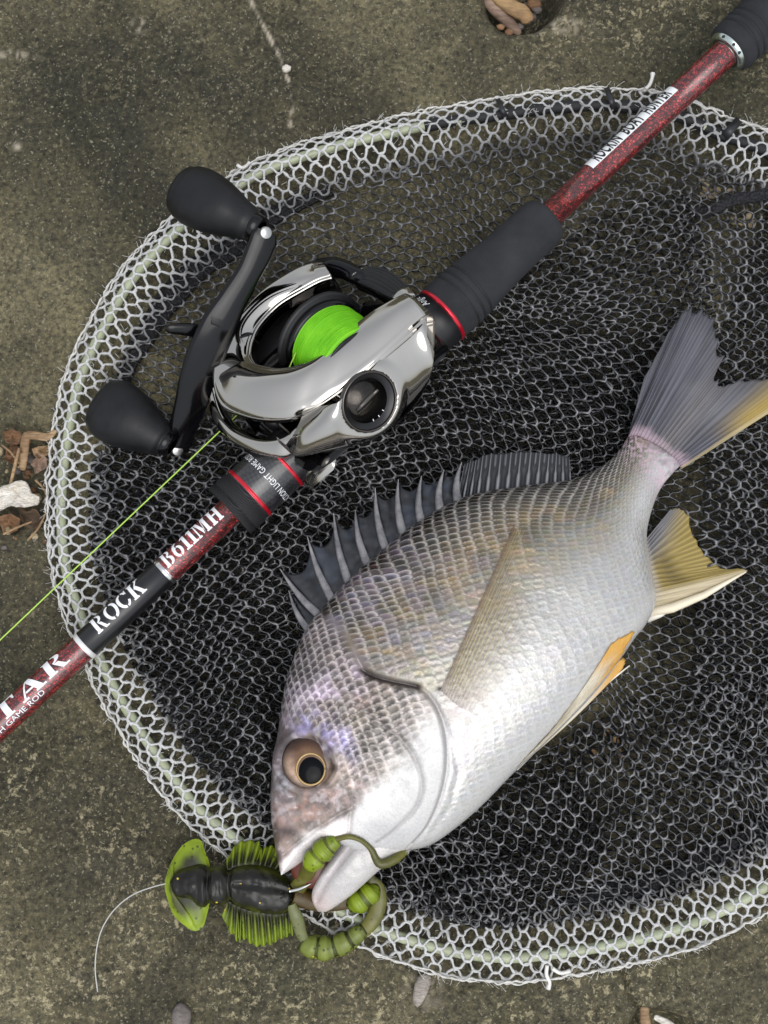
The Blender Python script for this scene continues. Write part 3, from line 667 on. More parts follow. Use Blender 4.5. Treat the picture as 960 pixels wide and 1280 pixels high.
# ---- spool, flange and line
SC_A, SC_N, SR = 22.5, 16.8, 15.0; SB = -3.0
spool = lathe('spool', rl3(SC_A, SB, SC_N), RB, RA, RN, [(-.0125, .004), (-.0125, .0155), (-.0120, .0163), (-.0102, .0165), (-.0096, .0158), (-.0090, .0128), (.0085, .0128), (.0092, .0146), (.0096, .0140), (.0098, .004)], M_RBLACK, reel, 72)
lathe('flange_ring', rl3(SC_A, SB, SC_N), RB, RA, RN, [(-.0150, .0100), (-.0152, .0172), (-.0146, .0182), (-.0134, .0184), (-.0128, .0176), (-.0126, .0120)], M_RMATTE, spool, 72)
M_LINE = MT('lime_braid')
def _():
    m = M_LINE; n = m.noise(90, 2); m.set(Base_Color=m.ramp(n, [(.3, lin((100, 182, 16))), (.7, lin((126, 204, 32)))]), Roughness=.55, Specular_IOR_Level=.3)
_()
def line_coil():
    prof = []; b = -9.6; k = 0; rg = np.random.default_rng(3)
    # wound strands: fine ribs, slightly barrelled
    while b < 8.2:
        bar = SR+.25*math.cos((b-1.4)/11*1.3)+.03*rg.normal()
        for dx, dy in ((0, -.10), (.16, .14), (.36, .14), (.50, -.10)): prof.append(((b+dx)*.001, (bar+dy*.8)*.001))
        b += .54
    return lathe('wound_line', rl3(SC_A, SB, SC_N), RB, RA, RN, [(-.0097, .0127)]+prof+[(.0085, .0127)], M_LINE.m, spool, 90)
line_coil()
for k in range(9):       # loose wraps lying across the coil
    b0 = SB-8+15*RNG.random(); sl = RNG.normal()*.9; a = np.linspace(.15, 2.5, 40)
    path = [rl3(SC_A-math.cos(t)*(SR+.36), b0+sl*t, SC_N+math.sin(t)*(SR+.36)) for t in a]
    tube('line_wrap', path, .00012, M_LINE.m, spool, 5)
# ---- thumb bar behind the spool
def thumb_bar():
    outer = catmull([rp(*q) for q in ((446, 343, 21), (456, 334, 20.5), (474, 334, 20), (490, 340, 19.5), (505, 353, 19), (519, 369, 18))], 40)
    inner = catmull([rp(*q) for q in ((440, 349, 20), (446, 352, 19.5), (458, 357, 19.5), (470, 363, 19.5), (484, 370, 19.5), (500, 377, 19))], 40)
    NV = 41; t = np.linspace(0, 1, NV); v = []
    for k in range(40):
        u = k/39
        for tt in t:
            p = inner[k]+(outer[k]-inner[k])*tt
            ridge = .00045*(abs(math.sin(tt*math.pi*7)))**.6*sstep(.12, .2, u)*(1-sstep(.82, .9, u))*sstep(.12, .2, tt)
            crown = .0012*math.sin(math.pi*tt)
            v.append(p+RN*(crown-ridge))
    v = np.array(v).reshape(40, NV, 3); low = v-RN*.006-0*RA
    n = 40*NV; f = grid_faces(40, NV); idx = np.arange(n).reshape(40, NV); lp = np.r_[idx[:, 0], idx[-1, 1:], idx[-2::-1, -1], idx[0, -2:0:-1]]; nx = np.roll(lp, -1)
    o = make('thumb_bar', np.concatenate([v.reshape(-1, 3), low.reshape(-1, 3)]), np.concatenate([f, f[:, ::-1]+n, np.stack([lp, lp+n, nx+n, nx], -1)]), M_RMATTE, reel)
    for u0, u1, nm in ((0, 6, 0), (34, 39, 1)):        # bright metal ends
        seg = v[u0:u1+1, :, :].copy()+RN*.00035; lw = seg-RN*.003; nu = seg.shape[0]; n2 = nu*NV; f = grid_faces(nu, NV)
        idx = np.arange(n2).reshape(nu, NV); lp = np.r_[idx[:, 0], idx[-1, 1:], idx[-2::-1, -1], idx[0, -2:0:-1]]; nx = np.roll(lp, -1)
        make('bar_end', np.concatenate([seg.reshape(-1, 3), lw.reshape(-1, 3)]), np.concatenate([f, f[:, ::-1]+n2, np.stack([lp, lp+n2, nx+n2, nx], -1)]), M_CHROME, o)
thumb_bar()
# black bridge between hood end and thumb bar, rear wall under the bar
tube('rear_bridge', catmull([rp(*q) for q in ((398, 334, 18.5), (414, 334, 19.5), (430, 337, 19.5), (444, 344, 19), (462, 352, 17), (490, 371, 16), (512, 379, 16))], 40), np.interp(np.linspace(0, 1, 40), [0, .2, .5, .8, 1], [.0034, .0040, .0034, .0034, .0034]), M_RBLACK, reel, 14)
tube('frame_pillar', catmull([rl3(*q) for q in ((44, -20, 6), (46, -8, 10), (47, 4, 12), (46, 20, 8))], 20), .005, M_RBLACK, reel, 14)
# level wind under the hood
tube('worm_shaft', [rl3(-9, -16, 8.5), rl3(-9, 0, 8.5), rl3(-9, 20, 8.5)], .0026, M_DCHROME, reel, 12)
blob('line_guide', rl3(-11, -9, 9.5), np.array([RA*.003, RB*.004, RN*.0036]), M_RMATTE, reel)
# ---- reel foot
loft('reel_foot', [[rl3(a, b*w, n) for b, n in ((-6, -6.5), (6, -6.5), (7.5, -2), (6, 3), (-6, 3), (-7.5, -2))] for a, w in ((-24, .7), (-16, 1), (30, 1), (40, .8))], M_DCHROME, reel)
ft = [rp(*q) for q in ((358, 566, -1), (392, 560, 3), (412, 562, 3), (409, 576, 0), (378, 602, -4), (368, 592, -5))]
cf = np.mean(ft, 0); loft('foot_wedge', [[cf+(q-cf)*k+RN*z for q in ft] for k, z in ((.90, .0016), (.97, .0012), (1, .0003), (1, -.006))], M_CHROME, reel)
# ---- handle assembly
HB = -36.0
def hb(px, py, b=HB): return rb(px, py, b)
H_TOP, H_BOT = (331, 291), (221, 562)
hub_px = (281, 395)
hpath = catmull([hb(*q) for q in ((332, 289), (325, 304), (313, 327), (300, 348), (284, 372), (268, 400), (254, 432), (243, 466), (236, 500), (228, 532), (221, 564))], 70)
hw = np.interp(np.linspace(0, 1, 70), [0, .05, .13, .25, .4, .5, .6, .75, .9, 1], [.0044, .0056, .0056, .0050, .0058, .0074, .0078, .0072, .0060, .0048])
FN = RB*.72+N0*.70; FN /= np.linalg.norm(FN)
def arm():
    T = np.gradient(hpath, axis=0); T /= np.linalg.norm(T, axis=1)[:, None]; rings = []
    for k in range(70):
        s = np.cross(T[k], FN); s /= np.linalg.norm(s); bow = -.0035*(1-abs(2*k/69-1)**1.5)   # arm dips towards the body at the hub
        c = hpath[k]-RB*bow*1.0
        rings.append([c+s*hw[k]*.88*x+FN*.0017*y for x, y in ((-1, -.5), (-.8, -1), (.8, -1), (1, -.5), (1, .5), (.8, 1), (-.8, 1), (-1, .5))])
    return loft('handle_arm', rings, M_RBLACK, reel)
arm_o = arm()
def hdisc(name, c, r, h0, h1, mat, parent, seg=32): return lathe(name, c, RB, RA, RN, [(h0, r*.96), (h0+.0002, r), (h1-.0003, r), (h1, r*.92), (h1+.0001, .00005)], mat, parent, seg)
for q in (H_TOP, H_BOT):
    e1 = RA-(RA@FN)*FN; e1 /= np.linalg.norm(e1); lathe('pivot_pin', hb(*q), FN, e1, np.cross(FN, e1), [(.001, .0022), (.0019, .0022), (.0021, .0018), (.00212, .00005)], simple('pin_metal', (170, 170, 168), .35, 1.0), arm_o, 28)
hub = hb(284, 402)-RN*.013
_hc = hpath[33]+FN*.0026; _e1 = RA-(RA@FN)*FN; _e1 /= np.linalg.norm(_e1); lathe('handle_nut', _hc, FN, _e1, np.cross(FN, _e1), [(-.002, .0044), (.0014, .0044), (.0020, .0037), (.0021, .0001)], M_RMATTE, arm_o, 6)
lathe('drag_hub', hub, RB, RA, RN, [(-.003, .001), (-.003, .0042), (.001, .0046), (.0015, .0056), (.003, .0056), (.0034, .001)], M_RBLACK, reel, 40)
lathe('tension_cap', rl3(27, -31, 15), RB, RA, RN, [(-.004, .001), (-.004, .0052), (-.001, .0060), (.003, .0062), (.0034, .0066), (.008, .0066)], M_DCHROME, reel, 40)
# star drag: blade seen edge-on with a pointed tip, plus the hidden arms
sc = hub
def star_arm(ang, L, name='star_drag_arm'):
    d = math.cos(ang)*RA+math.sin(ang)*RN; s = np.cross(d, RB); path = np.array([sc+d*(.004+L*t)-RB*.006*t**1.6+s*.0022*math.sin(3*t) for t in np.linspace(0, 1, 18)])
    return tube(name, path, np.interp(np.linspace(0, 1, 18), [0, .3, .7, .95, 1], [.0032, .0030, .0026, .0020, .0006]), M_RBLACK, reel, 12, .55, up=RB)
tip = loc(rb(213, 418, -38)); hl = loc(sc); base_ang = math.atan2(tip[2]-hl[2], tip[0]-hl[0])
Ltip = math.hypot(tip[2]-hl[2], tip[0]-hl[0])*.001-.004
star_arm(base_ang, Ltip)
for k in (2, 3): star_arm(base_ang+k*2*math.pi/5, .002)
# ---- knobs
def knob(px0, px1, z0, z1, wid, name):
    """paddle knob from its pivot (px0) to its fat end (px1)"""
    a0, a1 = P(*px0, z0), P(*px1, z1); ax = a1-a0; L = np.linalg.norm(ax); ax /= L
    e1 = np.cross(ax, [0, 0, 1.0]); e1 /= np.linalg.norm(e1); e2 = np.cross(e1, ax)
    t = np.array([0, .02, .06, .12, .2, .32, .46, .6, .74, .85, .93, .98, 1.0])
    w = np.array([.36, .50, .56, .59, .65, .79, .91, .98, 1.0, .93, .74, .42, .02])
    tt = np.linspace(0, 1, 46); ww = np.interp(tt, t, w); ww = np.convolve(np.pad(ww, 2, 'edge'), [.1, .2, .4, .2, .1], 'valid'); ww[-1] = .02
    ww[-6:] = np.sqrt(np.clip(1-((np.linspace(0, 1, 6))**2), 0, 1))*ww[-6]+.005
    rings = []
    for k in range(46):
        th = np.arange(32)*2*math.pi/32; r = ww[k]*wid
        fl = 1-.24*sstep(.25, .8, tt[k])                     # flattens into a paddle
        rings.append(a0+ax*L*tt[k]+r*(np.cos(th)[:, None]*e1+fl*np.sin(th)[:, None]*e2))
    o = loft('knob', rings, M_KNOB, reel)
    lathe('knob_collar', a0, ax, e1, e2, [(-.0030, .0030), (-.0030, .0046), (.0008, .0050), (.0016, .0046)], M_RBLACK, o, 32)
    return o
zt = hb(*H_TOP)[2]; zb = hb(*H_BOT)[2]
KN = (zt, zb)
knob((318, 283), (219, 232), zt-.002, zt-.009, .0112, 'a')
knob((207, 553), (119, 499), max(zb-.001, .012), max(zb-.004, .011), .0122, 'b')
# ---- running line from the level wind across the net
def running_line():
    pts = [rl3(SC_A-SR*.80, SB-7, SC_N+SR*.66), rl3(-9, -9, 15), rp(297, 518, 10.5)]
    far = P(-40, 838, .022); far2 = rod_pt(rod_s(-600))+N0*.012; p = pts[-1]
    pts += [p+(far-p)*k for k in (.25, .5, .75, 1.0)]; pts.append(far2)
    q = np.array(pts); d = []
    for a, b in zip(q[:-1], q[1:]): d += [a+(b-a)*t for t in np.linspace(0, 1, 12, endpoint=False)]
    d.append(q[-1])
    tag(tube('fishing_line', np.array(d), .00026, simple('running_line_lime', (176, 214, 88), .5), None, 6), 'thin lime green fishing line running from the reel across the net rim', 'fishing line')
running_line()
print('handle z', KN, 'hub', hub, [loc(rp(*q)).round(1).tolist() for q in OUT[::3]])
# ================================================================== fish (yellow-finned sea bream) lying on its side
fish = thing('fish', 'silver sea bream with yellow fins lying on the net with a lure in its mouth', 'fish', P(600, 820, 0))
FD = [(351, 1093), (346, 1070), (341, 1040), (338.5, 1010), (339, 978), (343, 945), (348, 911), (355, 868), (366, 828), (386, 782), (413, 750), (440, 721), (469, 696), (498, 671), (527, 650), (565, 629), (600, 617), (657, 608), (711, 601), (748, 586), (772, 567), (784, 548), (794, 526)]
FV = [(352, 1094), (368, 1084), (392, 1070), (428, 1057), (470, 1073), (507, 1064), (538, 1056), (568, 1036), (602, 1007), (640, 968), (674, 936), (706, 905), (735, 875), (758, 848), (776, 823), (793, 798), (808, 779), (819, 752), (814, 712), (808, 672), (815, 637), (829, 606), (860, 572)]
FH = [.5, 4.5, 7.5, 9.5, 11.5, 13, 14.5, 16, 17.2, 18, 18.4, 18.5, 18.2, 17.6, 16.8, 15.8, 14.5, 12.2, 9.6, 7.2, 5.6, 3.8, .8]     # half thickness, mm
FZ = [17, 17, 17.2, 17.6, 18, 18.5, 19, 19.5, 20, 20.3, 20.5, 20.5, 20.3, 20, 19.5, 19, 18, 16.5, 15, 14, 13.5, 13, 13]       # mid-plane height, mm
def fish_body():
    NU, NT, NB = 620, 230, 22
    D = catmull(FD, NU); V = catmull(FV, NU); H = catmull(np.array(FH)[:, None], NU)[:, 0]*.001; Zm = catmull(np.array(FZ)[:, None], NU)[:, 0]*.001
    H = np.maximum(H, .0003)
    th = np.r_[np.linspace(0, math.pi, NT), np.linspace(math.pi, 2*math.pi, NB+2)[1:-1]]
    c = np.cos(th); s = np.sin(th); tl = (1-c)/2                       # 0 dorsal .. 1 ventral
    prof = np.sign(s)*np.abs(s)**.86
    Dw = PP(D[:, 0], D[:, 1], Zm); Vw = PP(V[:, 0], V[:, 1], Zm)
    S = Dw[:, None]*(1-tl)[None, :, None]+Vw[:, None]*tl[None, :, None]
    top = prof > 0
    S[..., 2] += H[:, None]*np.where(top, prof, prof*.92)[None, :]
    # girth coordinate (mm) and axial coordinate (mm)
    dS = np.linalg.norm(np.diff(S[:, :NT], axis=1), axis=2); G = np.concatenate([np.zeros((NU, 1)), np.cumsum(dS, 1)], 1)*1000
    ax = (Dw+Vw)/2; A = np.r_[0, np.cumsum(np.linalg.norm(np.diff(ax, axis=0), axis=1))]*1000
    N = np.cross(np.gradient(S, axis=0), np.gradient(S, axis=1)); N /= np.linalg.norm(N, axis=2)[..., None]+1e-12
    N = np.where((N[..., 2:] < 0) & (S[..., 2:] > Zm[:, None, None]), -N, N)
    qx, qy = to_px(S); T = S[:, :NT]; x, y = qx[:, :NT], qy[:, :NT]
    tt = np.broadcast_to(tl[:NT], x.shape); Gm = G[:, -1:]; AA = np.broadcast_to(A[:, None], x.shape)
    uidx = np.broadcast_to(np.linspace(0, len(FD)-1, NU)[:, None], x.shape)
    # ---------------- scales
    gill = [(405, 770), (432, 800), (451, 836), (480, 850), (523, 862), (547, 893), (556, 940), (551, 985), (533, 1030), (505, 1062)]
    gill = arcsample(gill, 50)
    dg, sg, pg = poly_dist(x, y, gill)                                 # sg>0: head side or body side
    ref = poly_dist(np.array([650.]), np.array([750.]), gill)[1][0]; body = sg*ref                # +1 on the body
    sd = dg*body
    pass
    rows = 27.0; v = G/Gm*rows+.75*fbm(AA/25+3, G/20, 3)               # rows run along the body
    aw = np.interp(A, [0, 60, 130, 200, 250], [3.7, 4.3, 4.3, 3.5, 2.4]); ucum = np.r_[0, np.cumsum(np.diff(A)/((aw[1:]+aw[:-1])/2))]
    u = np.broadcast_to(ucum[:, None], x.shape)+.60*fbm(AA/22, G/16+7, 3)
    # oblique tilt of the scale rows
    u = u - .42*(v-13)
    best_h = np.zeros(x.shape); best_e = np.zeros(x.shape); done = np.zeros(x.shape, bool); sid = np.zeros(x.shape)
    iu = np.floor(u*2).astype(int)
    for di in range(-4, 2):                                            # anterior scales lie on top
        ci = iu+di; cu = ci*.5; odd = (ci & 1)*.5
        cv = np.round(v-odd)+odd
        du = (u-cu); dv = (v-cv)
        rr = np.sqrt((np.clip(du, 0, None)/.93)**2+(dv/.60)**2)
        ok = (du >= -.2) & (rr < 1) & ~done
        best_h = np.where(ok, .30+.7*np.clip(du, 0, 1), best_h); best_e = np.where(ok, rr, best_e)
        sid = np.where(ok, (ci*57+np.round(v-odd)*131), sid); done |= ok
    rnd = _lat[sid.astype(int) & 255, (sid.astype(int)*7) & 255]
    ms = sstep(2, 16, sd)*sstep(.985, .93, tt)*(1-sstep(.88, .97, tt)*.7)
    ms = ms*(1-sstep(20.6, 21.6, uidx)); bel = 1-.70*sstep(.42, .72, tt)
    small = sstep(.35, .0, np.abs(tt-.0))                              # finer near the back
    headm = (1-sstep(-10, 6, sd))
    hs = headm*np.clip(sstep(925, 850, y)+1.3*np.exp(-((x-465)/62)**2-((y-915)/62)**2), 0, 1)*sstep(.72, .5, tt)*sstep(32, 48, np.hypot(x-385, y-953))
    disp = (ms*bel+1.1*hs)*(.00046*np.clip(best_e-.4, 0, 1)*(.5+rnd)-.00020*sstep(.91, 1.0, best_e))
    # nape scales run ahead of the gill slit; fine mottled skin on the head
    cheek = headm*np.exp(-((x-455)/75)**2-((y-930)/75)**2)
    disp += headm*.00012*fbm(x/6, y/6, 3)*sstep(.75, .55, tt)+cheek*.0004*fbm(x/9+4, y/9, 2)
    nap = hs
    # gill cover edge
    st = sstep(.02, .25, pg); disp += .0010*st*sstep(-70, -4, sd)*(1-sstep(-2, 2.2, sd))-.0005*st*np.exp(-((sd-3)/3.0)**2)
    slit = np.exp(-(poly_dist(x, y, arcsample([(451, 838), (466, 846), (490, 853), (522, 859)], 20))[0]/3.0)**2); disp -= .0022*slit
    disp -= .0010*np.exp(-(poly_dist(x, y, [(449, 832), (455, 842), (462, 846)])[0]/6.)**2)
    # preopercle edge, cheek grooves
    d2, s2, p2 = poly_dist(x, y, arcsample([(415, 860), (440, 874), (470, 900), (505, 928), (522, 955), (527, 985), (517, 1012), (492, 1036), (470, 1052)], 40))
    disp -= .0005*np.exp(-(d2/3.0)**2)*np.sin(math.pi*np.clip(p2, 0.02, .98))**.4
    disp += .0005*sstep(0, 22, d2)*np.where(s2 > 0, 1, 0)*headm*0
    d3, _, _ = poly_dist(x, y, [(355, 1068), (375, 1052), (400, 1034), (425, 1018), (440, 1010)]); disp -= .0010*np.exp(-(d3/2.6)**2)
    d4, _, _ = poly_dist(x, y, [(440, 1010), (437, 1028), (436, 1046)]); disp -= .0006*np.exp(-(d4/2.4)**2)
    d5, _, _ = poly_dist(x, y, [(556, 900), (566, 930), (574, 965), (562, 1010), (540, 1040)]); disp -= .0004*np.exp(-(d5/5)**2)
    # eye socket
    de = np.hypot(x-385, y-953); disp += .0010*np.exp(-((de-38)/6)**2)-.0022*(1-sstep(24, 35, de))
    dn = np.hypot((x-366)/5, (y-996)/4); disp -= .0009*np.exp(-dn*dn); dn = np.hypot((x-372)/3, (y-1010)/3); disp -= .0006*np.exp(-dn*dn)
    S[:, :NT] += N[:, :NT]*disp[..., None]
    # ---------------- colour: pigment plus shading painted at scale edges and gill creases
    def C(*c): return lin(c)
    back, up, mid, belly = C(44, 41, 37), C(100, 92, 75), C(164, 160, 149), C(190, 189, 186)
    k = tt[..., None]+.05*fbm(x/30, y/30, 3)[..., None]
    col = back*(1-sstep(.03, .24, k))+up*(sstep(.03, .24, k)-sstep(.24, .52, k))+mid*(sstep(.24, .52, k)-sstep(.46, .72, k))+belly*sstep(.46, .72, k)
    tan_ = np.exp(-((tt-.34)/.16)**2)*sstep(-.15, .35, fbm(x/38+2, y/22, 3))*.55; col = col*(1-tan_[..., None])+C(190, 160, 112)*tan_[..., None]
    mv = np.exp(-((x-470)/100)**2-((y-740)/80)**2)*.5*sstep(-.2, .3, fbm(x/18, y/18, 2)); col = col*(1-mv[..., None])+C(182, 166, 184)*mv[..., None]
    # each scale: dusky base, pale edge; shadow behind the edge is painted in
    edge = sstep(.76, .90, best_e)*(1-sstep(.97, 1.0, best_e)*.5); core = 1-sstep(.52, .84, best_e)
    dorsal = 1-sstep(.10, .50, tt)
    amt = ms*(.25+.75*dorsal)+hs*.75
    tint = np.stack([1+.10*np.sin(rnd*40), 1+.05*np.sin(rnd*40+1), 1+.14*np.sin(rnd*67+2)], -1); col = col*(1+(tint-1)*(np.clip(ms+hs, 0, 1)*(1-.75*sstep(.35, .6, tt)))[..., None])
    col = col*(1-(.50*amt*core*(.7+.9*rnd))[..., None])
    col = col*(1-(.66*amt*edge)[..., None])+C(206, 200, 192)*(.66*amt*edge)[..., None]
    rim = 1.15*sstep(.91, .99, best_e)*(ms+nap*.8)*(.30+.55*dorsal)*(1-.75*sstep(.45, .75, tt)); col = col*(1-(rim*.75)[..., None])+C(74, 64, 54)*(rim*.75)[..., None]
    col = col*(1+(.42*(ms+hs)*(rnd-.5)*(.35+dorsal))[..., None])
    def blot(cx, cy, rx, ry, c_, a, ang=0., nz=.0, sc=12):
        nonlocal col
        ca, sa = math.cos(ang), math.sin(ang); X = (x-cx)*ca+(y-cy)*sa; Y = -(x-cx)*sa+(y-cy)*ca
        w = a*np.exp(-((X/rx)**2+(Y/ry)**2)**1.3)
        if nz: w = w*sstep(-nz, nz, fbm(x/sc+cx, y/sc, 3))
        w = np.clip(w, 0, 1)[..., None]; col = col*(1-w)+lin(c_)*w
    hm = headm*(1-sstep(.52, .74, tt)); 
    hc = C(116, 108, 106); col = col*(1-(.8*hm)[..., None])+hc*(.8*hm)[..., None]
    white = headm*sstep(.52, .64, tt+.06*fbm(x/24, y/24, 3)); col = col*(1-white[..., None])+C(188, 187, 185)*white[..., None]
    blot(368, 850, 24, 70, (92, 90, 98), .85, .35, .5, 12)
    blot(352, 960, 16, 90, (112, 104, 108), .6, 0)
    blot(418, 858, 44, 22, (196, 182, 198), .85, -.25, .45, 14)
    blot(404, 914, 40, 20, (164, 158, 202), .75, .55, .45, 12)
    blot(432, 932, 12, 24, (172, 166, 204), .55, -.3, .5, 12)
    blot(455, 868, 20, 16, (196, 168, 158), .6, 0, .3)
    blot(480, 878, 46, 27, (86, 77, 62), .95, .35, .5, 12)
    blot(436, 900, 36, 20, (96, 88, 74), .85, .5, .4, 11)
    blot(470, 935, 48, 30, (108, 100, 90), .8, .6, .35, 10)
    blot(520, 900, 26, 24, (150, 142, 134), .6, 0, .3, 7)
    blot(425, 985, 40, 26, (170, 150, 146), .7, -.5, .3, 9)
    blot(385, 1010, 40, 22, (150, 126, 116), .75, -.6, .35, 8)
    blot(352, 1030, 14, 34, (136, 118, 112), .7, 0, .3, 8)
    blot(356, 985, 12, 26, (188, 190, 194), .5, 0, .4, 8)
    blot(475, 925, 60, 50, (92, 92, 84), .40, .4, .3, 11)
    blot(566, 884, 34, 26, (150, 142, 140), .7, 0, .3, 6)
    blot(572, 930, 16, 44, (168, 162, 168), .6, .1, .35, 8)
    blot(596, 880, 22, 26, (160, 150, 146), .5, 0, .4, 5)
    blot(395, 1062, 40, 9, (196, 188, 186), .8, -.6)
    lipw = np.exp(-(poly_dist(x, y, [(352, 1092), (370, 1076), (400, 1052), (428, 1034)])[0]/11)**2)*.85; col = col*(1-lipw[..., None])+C(206, 198, 196)*lipw[..., None]
    mot = headm*sstep(.72, .5, tt)*(fbm(x/8+3, y/8, 3)*.35+fbm(x/20+3, y/20, 2)*.9); col = col*(1+np.clip(mot, -.55, .7))[..., None]
    gl = headm*sstep(.7, .5, tt)*sstep(.14, .40, fbm(x/9+8, y/9, 2))*.30; col = col*(1-gl[..., None])+C(196, 192, 194)*gl[..., None]
    hsx = hs[..., None]; col = col*(1-hsx*(.42*core*(.6+.9*rnd))[..., None]); col = col*(1-.38*hsx*edge[..., None])+C(196, 190, 188)*.38*hsx*edge[..., None]; col = col*(1-.45*hsx*sstep(.92, 1, best_e)[..., None])
    hc_ = headm*sstep(.78, .55, tt); mean = .17; cc_ = mean*(np.clip(col, .004, 1)/mean)**1.45; col = col*(1-hc_[..., None])+cc_*hc_[..., None]
    dk = np.clip(slit*1.25, 0, 1); col = col*(1-dk[..., None])+C(44, 32, 26)*dk[..., None]
    gd = .45*st*np.exp(-((sd-2)/2.0)**2); col = col*(1-gd[..., None])+C(112, 104, 106)*gd[..., None]  # thin shading line painted along the gill cover edge
    pg_ = .55*np.exp(-(d2/1.8)**2); col = col*(1-pg_[..., None])+C(120, 112, 110)*pg_[..., None]
    ped = sstep(19.5, 21.3, uidx)*.7*sstep(-.2, .2, fbm(x/3.0, y/3.0, 2)); col = col*(1-ped[..., None])+C(206, 176, 190)*ped[..., None]
    pe = (sstep(21.1, 21.9, uidx+.5*fbm(x/4, y/4, 2))*.8)[..., None]; col = col*(1-pe)+C(112, 102, 110)*pe
    base_spot = np.exp(-(np.hypot(x-549, y-861)/4.5)**2); col = col*(1-base_spot[..., None])+C(22, 18, 18)*base_spot[..., None]
    speck = ms*(1-dorsal)*.10*sstep(.1, .35, fbm(x/2.2, y/2.2, 2)); col = col*(1-speck[..., None])
    full = np.ones((NU, len(th), 4)); full[:, :NT, :3] = np.clip(col, .004, .9); full[:, NT:, :3] = belly
    silver = np.clip(.25+.55*ms*(1-.3*dorsal), 0, 1)*np.ones_like(x); full[:, :NT, 3] = silver*(1-white*.7); full[:, NT:, 3] = .3
    m = MT('fish_skin'); at = m.attr('Col')
    n1 = m.noise(260, 3); n2 = m.noise(1400, 3)
    c_ = m.mix(m.ramp(n2, [(.35, .16), (.6, 0)]), at.outputs['Color'], lin((96, 86, 78)))
    m.set(Base_Color=c_, Roughness=m.ramp(n1, [(.35, .20), (.7, .34)]), Metallic=m.math('MULTIPLY', at.outputs['Alpha'], .45), Coat_Weight=.45, Coat_Roughness=.07, Specular_IOR_Level=.5)
    m.bump(m.math('ADD', n2, m.math('MULTIPLY', m.noise(420, 4, .6), 1.6)), .22, .0005)
    faces = grid_faces(NU, len(th), False, True)
    o = make('body', S.reshape(-1, 3), faces, m.m, fish, col=full.reshape(-1, 4))
    return o, S[:, :NT], x, y, m
fb, FS, FX, FY, M_SKIN = fish_body()
def fish_z(px, py):
    px = np.atleast_1d(px); py = np.atleast_1d(py); r = np.zeros(px.shape)
    fx, fy, fz = FX[::3, ::2].ravel(), FY[::3, ::2].ravel(), FS[::3, ::2, 2].ravel()
    for i in np.ndindex(px.shape): r[i] = fz[np.argmin((fx-px[i])**2+(fy-py[i])**2)]
    return r
# ---- lower jaw
def jaw():
    L = catmull([(397, 1139), (391, 1128), (390, 1115), (396, 1100), (406, 1083), (424, 1058), (446, 1030), (470, 1006)], 60)
    R = catmull([(399, 1140), (409, 1139), (422, 1131), (440, 1118), (458, 1102), (476, 1086), (508, 1063), (538, 1050)], 60)
    H = np.interp(np.linspace(0, 1, 60), [0, .06, .2, .5, .75, .9, 1], [.3, 1.4, 2.8, 5.6, 8.2, 8.4, 6.0])*.001; zc = np.interp(np.linspace(0, 1, 60), [0, .5, 1], [.0155, .0185, .0195])
    th = np.linspace(0, 2*math.pi, 40, endpoint=False); Lw = PP(L[:, 0], L[:, 1], zc); Rw = PP(R[:, 0], R[:, 1], zc)
    tl = (1-np.cos(th))/2; S = Lw[:, None]*(1-tl)[None, :, None]+Rw[:, None]*tl[None, :, None]
    S[..., 2] += H[:, None]*(np.sign(np.sin(th))*np.abs(np.sin(th))**.5)[None, :]
    x, y = to_px(S); col = np.ones(x.shape+(4,)); col[..., :3] = lin((188, 184, 181))
    w = np.exp(-(np.hypot(x-396, y-1130)/18)**2)[..., None]*.55; col[..., :3] = col[..., :3]*(1-w)+lin((204, 176, 168))*w
    g = (.5*np.exp(-(poly_dist(x, y, [(404, 1098), (420, 1085), (430, 1062)])[0]/4)**2))[..., None]; col[..., :3] = col[..., :3]*(1-g)+lin((206, 194, 196))*g
    lipd = poly_dist(x, y, arcsample([(397, 1126), (408, 1104), (428, 1076), (450, 1050)], 20))[0]; S[..., 2] -= .0011*np.exp(-(lipd/3.2)**2)*(np.sin(th) > 0)[None]; g = (.45*np.exp(-(lipd/2.6)**2))[..., None]; col[..., :3] = col[..., :3]*(1-g)+lin((150, 138, 138))*g  # lip groove, with a shading stripe painted along it
    S[..., 2] += .0006*fbm(x/10, y/10, 3)*(H/.009)[:, None]
    col[..., 3] = .15
    return make('lower_jaw', S.reshape(-1, 3), grid_faces(60, 40, False, True), M_SKIN.m, fish, col=col.reshape(-1, 4))
jaw_o = jaw(); jaw_o['label'] = 'white lower jaw, open around the lure'
blob('mouth_lining', P(396, 1084, .0155), np.array([[.008, .004, 0], [-.005, .0065, 0], [0, 0, .005]]), simple('mouth_red_brown', (96, 48, 36), .35), fish)
